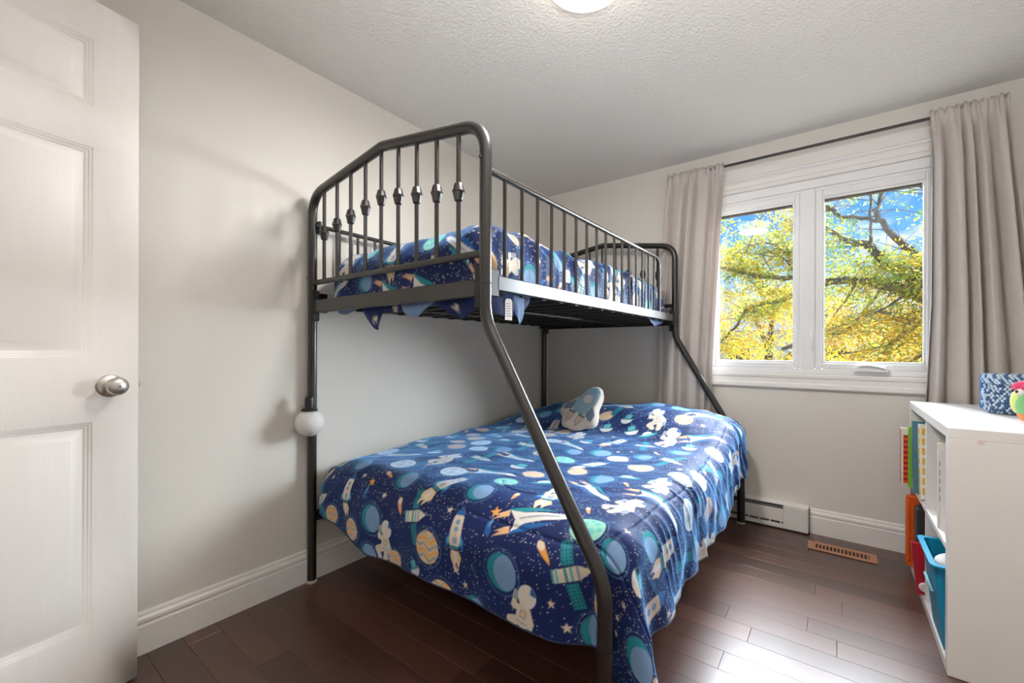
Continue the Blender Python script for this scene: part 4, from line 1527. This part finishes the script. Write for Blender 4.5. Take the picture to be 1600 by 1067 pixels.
for i in range(7):
    mb.box(2.1488, 2.1503, -.018, .018, .02 + i * .041, .048 + i * .041, bev=.0004)
    mb.box(2.1560, 2.185, -.0238, -.0226, .02 + i * .041, .048 + i * .041, bev=.0004)
mb.transform(Mx).build('spine_square', M['mustard'], b4, smooth=False)
b5, Mx = book('picture_book', 2.156, 2.40, 2.125, .012, SB, .29, M['grey_book'], 'thin grey book standing in the near top cube')
b6, Mx = book('picture_book', 2.154, 2.40, 2.110, .010, SB, .30, M['paper'], 'thin white paperback between the grey and the pale grey books')
b7, Mx = book('picture_book', 2.158, 2.40, 2.096, .012, SB, .28, M['white_soft'], 'pale book with dark green spine marks in the near top cube')
mb = MB()
for i in range(5):
    mb.box(2.1573, 2.1585, -.004, .004, .10 + i * .03, .118 + i * .03)
mb.transform(Mx).build('spine_mark', principled('dark_green', (46, 96, 78), .5, noise=.05, nscale=30), b7, smooth=False)
# lower far cube: orange file, charcoal tablet case, red case with a white dial, dark headphones-like handle
f1 = thing('file_folder', (2.09, 2.70, .035), 'upright orange plastic file leaning out of the lower cube', 'folder')
Mx = Matrix.Translation((2.130, 2.690, .0345)) @ Matrix.Rotation(.05, 4, 'Z')
MB().box(0, .30, -.016, .016, 0, .325, bev=.004).transform(Mx).build('folder_body', M['orange'], f1)
MB().box(-.002, .012, -.019, .019, .02, .305, bev=.003).transform(Mx).build('folder_spine', M['orange'], f1)
f2 = thing('tablet_case', (2.11, 2.62, .035), 'charcoal flat case standing beside the orange file', 'case')
Mx = Matrix.Translation((2.152, 2.600, .0345)) @ Matrix.Rotation(.05, 4, 'Z')
MB().box(0, .26, -.036, .036, 0, .30, bev=.006).transform(Mx).build('case_body', M['charcoal'], f2)
MB().box(-.0015, .0, -.030, .030, .14, .285, bev=.0005).transform(Mx).build('case_face', M['black_plastic'], f2)
MB().tube(bend([(.02, -.02, .30), (.02, -.02, .322), (.02, .02, .322), (.02, .02, .30)], .012, 4), .005, 8).transform(Mx).build('case_handle', M['black_plastic'], f2)
f3 = thing('toy_case', (2.20, 2.40, .0345), 'red flat toy case with round white knob propped in front of the files', 'toy')
MB().prism([(2.134, .0355), (2.31, .0355), (2.296, .238), (2.116, .238)], 'y', 2.392, 2.424).build('case_body', M['red'], f3)
MB().prism([(2.146, .112), (2.29, .112), (2.285, .224), (2.131, .224)], 'y', 2.3905, 2.3925).build('case_panel', M['red'], f3, smooth=False)
MB().lathe([(.0001, 0), (.019, 0), (.019, .005), (.015, .009), (.0001, .009)], (0, 0, 0), 24, Matrix.Translation((2.157, 2.392, .068)) @ Matrix.Rotation(PI / 2, 4, 'X')).build('knob', M['white_soft'], f3)
# turquoise bin in the near lower cube
bn = thing('storage_bin', (2.30, 2.13, .035), 'turquoise tapered plastic bin pulled half out of the lower cube', 'bin')


def frustum(mb, x0, x1, y0, y1, z0, x0t, x1t, y0t, y1t, z1, t=.004):
    def rect(a, b, c, d, z):
        r = .02
        pts = []
        for (cx, cy, a0) in ((b - r, d - r, 0), (a + r, d - r, PI / 2), (a + r, c + r, PI), (b - r, c + r, 3 * PI / 2)):
            for k in range(5):
                an = a0 + PI / 2 * k / 4
                pts.append((cx + r * math.cos(an), cy + r * math.sin(an), z))
        return pts
    rings = [rect(x0, x1, y0, y1, z0), rect(x0t, x1t, y0t, y1t, z1), rect(x0t - .012, x1t + .012, y0t - .012, y1t + .012, z1), rect(x0t - .012, x1t + .012, y0t - .012, y1t + .012, z1 + .005),
             rect(x0t + t, x1t - t, y0t + t, y1t - t, z1 + .005), rect(x0 + t, x1 - t, y0 + t, y1 - t, z0 + t)]
    n = len(rings[0])
    verts = [p for r in rings for p in r]
    faces = [tuple(range(n))[::-1]]
    for i in range(len(rings) - 1):
        for j in range(n):
            faces.append((i * n + j, i * n + (j + 1) % n, (i + 1) * n + (j + 1) % n, (i + 1) * n + j))
    faces.append(tuple((len(rings) - 1) * n + j for j in range(n)))
    mb.add(verts, faces)
    return mb


frustum(MB(), 2.155, 2.46, 1.985, 2.215, .0345, 2.128, 2.50, 1.968, 2.240, .318).build('bin_body', M['bin'], bn)
MB().tube(bend([(2.134, 2.05, .20), (2.126, 2.06, .225), (2.124, 2.10, .232), (2.126, 2.14, .225), (2.134, 2.15, .20)], .015, 4), .0045, 8).build('grip', principled('pale_turquoise', (150, 206, 222), .4, noise=.02, nscale=20), bn)
tb = MB().sphere((2.225, 2.08, .292), .085, 20, 12, (1.0, .8, .5))
tb = tag(tb.build('soft_toy', M['white_soft'], origin=(2.225, 2.08, .25)), 'white rounded soft toy inside the turquoise bin', 'toy')

# on top: crochet basket, green plush, blue card box
bkc = (2.405, 2.475)
bk = thing('crochet_basket', (*bkc, bh), 'blue and white crochet basket with folded rim on the bookcase', 'basket')
prof = [(.052, .003), (.066, .012), (.073, .04), (.075, .07), (.071, .098), (.064, .116)]
MB().lathe([(.0001, bh + .001), (.052, bh + .001), (.064, bh + .012), (.071, bh + .04), (.073, bh + .07), (.068, bh + .10), (.060, bh + .118), (.060, bh + .14), (.056, bh + .14), (.054, bh + .03), (.0001, bh + .02)],
           (*bkc, 0), 40).build('basket_body', M['yarn_dark'], bk)
md_, ml_ = MB(), MB()
nst = 38
for j in range(13):
    t = j / 12
    z = bh + .008 + t * .108
    r = float(np.interp(z - bh, [p[1] for p in prof], [p[0] for p in prof])) + .001
    for i in range(nst):
        a = 2 * PI * (i + .5 * (j % 2)) / nst
        mt = Matrix.Translation((bkc[0] + r * math.cos(a), bkc[1] + r * math.sin(a), z)) @ Matrix.Rotation(a, 4, 'Z') @ Matrix.Rotation(.5 if j % 2 else -.5, 4, 'X')
        (ml_ if (i * 3 + j * 2 + (i * j) % 3) % 5 < 3 else md_).sphere((0, 0, 0), .0052, 6, 4, (.8, .8, 1.25), mat=mt)
ml_.build('pale_stitches', M['yarn_light'], bk, fix=False)['kind'] = 'stuff'
md_.build('blue_stitches', M['yarn_dark'], bk, fix=False)['kind'] = 'stuff'
mr_ = MB()
for j, (r, z) in enumerate(((.0715, .122), (.0735, .131), (.0735, .140), (.069, .147))):
    for i in range(40):
        a = 2 * PI * (i + .5 * (j % 2)) / 40
        mt = Matrix.Translation((bkc[0] + r * math.cos(a), bkc[1] + r * math.sin(a), bh + z)) @ Matrix.Rotation(a, 4, 'Z') @ Matrix.Rotation(.5, 4, 'X')
        mr_.sphere((0, 0, 0), .0058, 6, 4, (.8, .8, 1.3), mi=(i + j) % 3 == 0 and 1 or 0, mat=mt)
mr_.build('folded_rim', [M['yarn_light'], M['yarn_dark']], bk, fix=False)['kind'] = 'stuff'
bx = thing('card_box', (2.352, 2.585, bh), 'narrow bright blue card box standing behind the crochet basket', 'box')
Mx = Matrix.Translation((2.378, 2.625, bh)) @ Matrix.Rotation(.25, 4, 'Z')
MB().box(-.010, .012, -.045, .045, .0005, .142, bev=.002).transform(Mx).build('box_body', M['blue_box'], bx)
mb = MB().box(-.0108, -.010, -.030, .030, .085, .130, bev=.0003)
mb.transform(Mx).build('box_label', M['navy_card'], bx, smooth=False)
pc_ = Vector((2.408, 2.185, bh + .062))
pl = thing('plush_toy', (pc_.x, pc_.y, bh), 'round green plush toy with pink hair and orange base', 'toy')
MB().sphere(pc_, .060, 28, 18, (1, 1, .98)).build('head', M['green_felt'], pl)
MB().lathe([(.0001, bh + .001), (.030, bh + .001), (.046, bh + .014), (.0535, bh + .030), (.050, bh + .034), (.0001, bh + .04)], (pc_.x, pc_.y, 0), 28).build('base_patch', M['orange_felt'], pl)
fd = Vector((-.86, -.20, .35)).normalized()
MB().sphere(pc_ + Vector((-.050, .010, .008)), .026, 16, 10, (.6, 1, 1.5)).build('muzzle', M['lime_felt'], pl)
for q in (.030, -.012):
    ec = pc_ + Vector((-.046, q, .042))
    MB().sphere(ec, .0125, 14, 8).build('eye', M['white_soft'], pl)
    MB().sphere(ec + Vector((-.009, -.004, .002)), .0055, 10, 6).build('pupil', M['black_plastic'], pl)
hr = MB()
for i in range(9):
    a = 2 * PI * i / 9
    c = pc_ + Vector((.030 * math.cos(a) - .010, .032 * math.sin(a) + .012, .058 + .006 * (i % 2)))
    hr.sphere(c, .020, 12, 8, (1.2, .9, .75))
hr.sphere(pc_ + Vector((-.005, .01, .072)), .026, 14, 8, (1.1, 1.0, .7))
hr.build('hair', M['pink'], pl, fix=False)

# ------------------------------------------------------------------ outside: ground, trees, neighbour house
struct(MB().box(-45, 45, Y1 + .3, 75, -3.35, -3.2).build('ground', M['lawn'], smooth=False))
# soffit board over the window outside
struct(MB().box(-.6, W + .8, Y1 + bwt, Y1 + .30, 2.20, 2.26).build('trim_3', M['soffit'], smooth=False))

LEAFC = [L3(250, 214, 40), L3(246, 200, 60), L3(252, 226, 96), L3(206, 208, 60), L3(150, 178, 66), L3(112, 158, 74), L3(246, 176, 56), L3(226, 222, 150)]


def foliage(name, centres, sig, per, size, weights, parent, seed, bias=None):
    """many small flat leaflets in sprays round the given centres: one uncountable mass"""
    g = np.random.default_rng(seed)
    cs = np.array(centres)
    n = len(cs) * per
    ci = np.repeat(np.arange(len(cs)), per)
    # each centre gets a few twigs; leaflets line up along them
    tw = g.normal(size=(len(cs), 5, 3)) * np.array([1, 1, .45])
    tw /= np.linalg.norm(tw, axis=-1, keepdims=True)
    k = g.integers(0, 5, n)
    s = g.uniform(0, 1, n)
    pos = cs[ci] + tw[ci, k] * (s * sig * 1.7)[:, None] + g.normal(size=(n, 3)) * sig * .22
    a = g.normal(size=(n, 3)); a /= np.linalg.norm(a, axis=1, keepdims=True)
    b = g.normal(size=(n, 3)); b -= a * (a * b).sum(1, keepdims=True); b /= np.linalg.norm(b, axis=1, keepdims=True)
    L_ = size * g.uniform(.6, 1.3, n)[:, None]
    w = L_ * .36
    q = np.stack([pos - a * L_ * .5, pos + b * w * .5 + a * L_ * .05, pos + a * L_ * .5, pos - b * w * .5 + a * L_ * .05], 1)
    off = np.array(WL[parent.name])
    co = (q.reshape(-1, 3) - off).astype(np.float32)
    me = bpy.data.meshes.new(name)
    me.vertices.add(4 * n)
    me.vertices.foreach_set('co', co.ravel())
    me.loops.add(4 * n)
    me.loops.foreach_set('vertex_index', np.arange(4 * n, dtype=np.int32))
    me.polygons.add(n)
    me.polygons.foreach_set('loop_start', (np.arange(n) * 4).astype(np.int32))
    me.update(calc_edges=True)
    wt = np.array(weights, float)
    # clusters keep one family of colour
    base = g.choice(len(LEAFC), size=len(cs), p=wt / wt.sum())
    if bias is not None:
        for i, c in enumerate(cs):
            base[i] = bias(c, base[i], g)
    col = np.array(LEAFC)[base][ci]
    col2 = np.array(LEAFC)[g.choice(len(LEAFC), size=n, p=wt / wt.sum())]
    mixk = g.uniform(0, .55, n)[:, None]
    col = (col * (1 - mixk) + col2 * mixk) * g.uniform(.32, .50, n)[:, None]
    c4 = np.ones((n, 4, 4), np.float32)
    c4[:, :, :3] = np.clip(col, 0, 1)[:, None, :]
    at = me.color_attributes.new('leaf', 'FLOAT_COLOR', 'POINT')
    at.data.foreach_set('color', c4.ravel())
    me.materials.append(M['leaf'])
    o = bpy.data.objects.new(name, me)
    C.objects.link(o)
    o.parent = parent
    o['kind'] = 'stuff'
    WL[o.name] = tuple(off)
    return o


tree = thing('locust_tree', (3.6, 6.6, -3.2), 'large locust tree with dark spreading branches and yellow green leaves outside the window', 'tree')
def wob(pts, seed, amp=.035, dy=0.0):
    g = random.Random(seed)
    P = [Vector(p) for p in pts]
    out = []
    for i in range(len(P) - 1):
        for k in range(3):
            t = k / 3
            a = P[i - 1] if i > 0 else P[i]
            b, c = P[i], P[i + 1]
            d = P[i + 2] if i + 2 < len(P) else P[i + 1]
            q = .5 * ((2 * b) + (c - a) * t + (2 * a - 5 * b + 4 * c - d) * t * t + (3 * b - a - 3 * c + d) * t ** 3)
            out.append(q + Vector((g.uniform(-amp, amp) * .3, g.uniform(-amp, amp), g.uniform(-amp, amp) * .3)))
    out.append(P[-1])
    return out


BR = [
    ([(3.45, 6.5, .9), (3.1, 6.46, 1.33), (2.72, 6.42, 1.55), (2.51, 6.38, 1.68), (2.3, 6.4, 1.77), (2.15, 6.45, 1.83), (1.94, 6.45, 1.86), (1.73, 6.4, 1.86), (1.45, 6.35, 1.93), (1.14, 6.3, 1.96), (.72, 6.2, 2.1), (.3, 6.1, 2.2)], .085, .018),
    ([(3.4, 6.55, 1.15), (3.0, 6.52, 1.52), (2.66, 6.5, 1.74), (2.54, 6.5, 1.86), (2.4, 6.5, 1.96), (2.28, 6.5, 2.03), (2.26, 6.5, 2.13), (2.19, 6.5, 2.25), (2.06, 6.5, 2.31), (1.93, 6.55, 2.39), (1.8, 6.6, 2.52), (1.59, 6.6, 2.71)], .095, .022),
    ([(3.1, 6.45, 1.3), (2.72, 6.32, 1.62), (2.6, 6.3, 1.91), (2.57, 6.3, 2.03), (2.47, 6.3, 2.17), (2.36, 6.3, 2.32), (2.28, 6.3, 2.48), (2.22, 6.3, 2.59), (2.25, 6.35, 2.67), (2.28, 6.4, 2.83), (2.3, 6.4, 3.2)], .06, .012),
    ([(1.6, 6.35, 2.9), (1.75, 6.3, 2.75), (1.84, 6.3, 2.67), (1.93, 6.3, 2.58), (2.1, 6.3, 2.54), (2.26, 6.3, 2.48)], .026, .018),
    ([(2.21, 6.48, 2.19), (2.19, 6.45, 2.33), (2.19, 6.45, 2.51), (2.18, 6.45, 2.69), (2.2, 6.45, 2.9)], .022, .009),
    ([(1.3, 6.8, 1.05), (1.56, 6.8, 1.15), (1.72, 6.8, 1.2), (1.82, 6.8, 1.23), (1.95, 6.8, 1.27), (2.11, 6.75, 1.44), (2.28, 6.6, 1.74)], .026, .016),
    ([(3.4, 6.4, 1.6), (2.7, 6.1, 1.38), (2.6, 6.1, 1.32), (2.5, 6.1, 1.26), (2.42, 6.1, 1.19), (2.37, 6.1, 1.12), (2.22, 6.1, 1.06), (1.9, 6.1, .98)], .03, .008),
    ([(3.4, 6.4, 1.3), (2.71, 6.2, 1.09), (2.61, 6.2, 1.0), (2.48, 6.2, .89), (2.33, 6.2, .78)], .028, .010),
    ([(1.9, 6.5, 1.88), (1.64, 6.6, 1.82), (1.43, 6.6, 1.75), (1.29, 6.6, 1.68), (1.13, 6.6, 1.66), (.88, 6.6, 1.58), (.78, 6.6, 1.39), (.65, 6.6, 1.22), (.51, 6.6, 1.08), (.26, 6.6, .89)], .036, .012),
    ([(1.8, 6.5, 2.5), (1.6, 6.2, 2.19), (1.47, 6.2, 2.23), (1.34, 6.2, 2.26), (1.26, 6.2, 2.34), (1.1, 6.2, 2.38), (.91, 6.2, 2.35)], .020, .007),
    ([(.4, 6.4, 2.37), (.54, 6.4, 2.27), (.67, 6.4, 2.13), (.91, 6.4, 2.05), (1.14, 6.35, 1.96)], .012, .018),
    ([(2.05, 6.45, 1.84), (1.95, 6.7, 1.62), (1.82, 6.9, 1.42), (1.72, 7.0, 1.20)], .018, .006),
    ([(2.5, 6.4, 1.67), (2.3, 6.1, 1.50), (2.05, 5.95, 1.36), (1.8, 5.9, 1.25)], .016, .006),
    ([(1.5, 6.38, 1.92), (1.4, 6.1, 2.1), (1.25, 5.9, 2.15), (1.0, 5.8, 2.2)], .013, .005),
    ([(3.1, 6.5, 1.9), (2.85, 6.3, 2.3), (2.7, 6.3, 2.6), (2.62, 6.25, 2.75), (2.45, 6.2, 2.85)], .022, .006),
]
mb = MB().tube(wob([(3.75, 6.7, -3.25), (3.7, 6.66, -1.5), (3.62, 6.6, 0.0), (3.5, 6.55, 1.0), (3.6, 6.6, 2.2), (3.8, 6.7, 3.6)], 1, .03), [.24 - .012 * i for i in range(16)], 14)
mb.build('trunk', M['bark'], tree)
pts_on = []
for i, (p, r0, r1) in enumerate(BR):
    w = wob(p, i + 3, .03)
    n = len(w)
    MB().tube(w, [r0 + (r1 - r0) * (j / (n - 1)) ** .8 for j in range(n)], 9).build('branch', M['bark'], tree, fix=False)
    pts_on += w[3:]
# twigs: one mass
g = random.Random(4)
tw = MB()
cent = []
for q in range(230):
    p = Vector(g.choice(pts_on))
    d = Vector((g.gauss(0, 1), g.gauss(0, .8), g.gauss(0, .5))).normalized()
    ln = g.uniform(.2, .6)
    a = p + d * ln * .5 + Vector((0, 0, g.uniform(-.05, .05)))
    b = p + d * ln + Vector((g.uniform(-.08, .08), 0, g.uniform(-.12, .06)))
    tw.tube([p, a, b], [.006, .004, .0015], 4, cap=False)
    cent += [tuple(a), tuple(b)]
tw.build('twigs', M['bark'], tree, fix=False)['kind'] = 'stuff'
for _ in range(420):
    x, z = g.uniform(-1.2, 3.6), g.uniform(.2, 2.85)
    if x > 1.75 and z > 2.15 and g.random() < .93:
        continue
    cent.append((x, g.uniform(5.7, 8.0), z))


def open_sky(c):
    # the thin, windblown part of the crown
    return c[0] > 1.85 and c[2] > 2.12 + .25 * max(0, 2.2 - c[0])


cent = [c for c in cent if not open_sky(c) or g.random() < .16]


def bias(c, b, g):
    if c[2] > 1.75 and c[0] > 1.5 and g.random() < .5:
        return g.choice([3, 4, 5])
    if c[2] < 1.5 and g.random() < .5:
        return g.choice([0, 1, 6])
    return b


foliage('foliage', cent, .17, 74, .045, [3, 2, 2.4, 3, 3, 2.2, 1.0, 1.6], tree, 9, bias)

tree2 = thing('maple_tree', (0.5, 13.5, -3.2), 'golden yellow tree filling the lower window view behind the locust', 'tree')
MB().tube([(0.5, 13.5, -3.25), (.55, 13.5, -1.5), (.4, 13.4, .4), (.5, 13.5, 2.0)], [.22, .19, .13, .05], 10).build('trunk', M['bark'], tree2)
for i, (p, q) in enumerate((((.45, 13.4, .2), (-1.6, 12.9, 1.6)), ((.45, 13.4, .5), (2.2, 13.3, 1.7)), ((.45, 13.45, 1.0), (-.4, 14.2, 2.6)), ((.5, 13.45, -.3), (2.9, 12.6, .7)))):
    MB().tube(wob([p, tuple((Vector(p) + Vector(q)) / 2 + Vector((0, 0, .15))), q], i, .05), [.08 - .01 * k for k in range(7)], 7).build('branch', M['bark'], tree2, fix=False)
c2 = []
for _ in range(620):
    x, y, z = g.gauss(.2, 2.2), g.gauss(13.3, .9), g.uniform(-2.4, 3.4)
    if z > 1.6 + .9 * math.cos((x - .2) * .6) + .4 * g.random():
        continue
    c2.append((x, y, z))
foliage('foliage', c2, .30, 30, .11, [5, 4, 3, 1.2, .8, .4, 2.5, 1], tree2, 10)
tree3 = thing('yellow_tree', (4.2, 18.6, -3.2), 'yellow and orange autumn tree low behind the dark branches', 'tree')
MB().tube([(4.2, 18.6, -3.25), (4.25, 18.6, -1.5), (4.1, 18.6, .6)], [.2, .17, .05], 10).build('trunk', M['bark'], tree3)
c3 = []
for _ in range(420):
    x, y, z = g.gauss(4.0, 1.9), g.gauss(18.6, .7), g.uniform(-2.4, 2.2)
    if z > 1.15 + .5 * math.cos((x - 4.0) * .9) + .5 * g.random():
        continue
    c3.append((x, y, z))
foliage('foliage', c3, .32, 30, .12, [5, 4, 3, 1.2, .6, .4, 3.5, 1], tree3, 11)
hs = thing('neighbour_house', (3, 30, -3.2), 'pale sided neighbour house glimpsed between the leaves', 'house')
MB().box(-6, 9, 30, 38, -3.2, 2.2).build('walls', M['siding'], hs, smooth=False)
MB().prism([(29.4, 2.2), (38.6, 2.2), (34, 4.6)], 'x', -6.5, 9.5).build('roof', M['roofing'], hs, smooth=False)
for x in (-3.6, 1.2, 5.6):
    MB().box(x, x + 1.2, 29.93, 30.02, -.4, 1.1).build('window', M['navy'], hs, smooth=False)
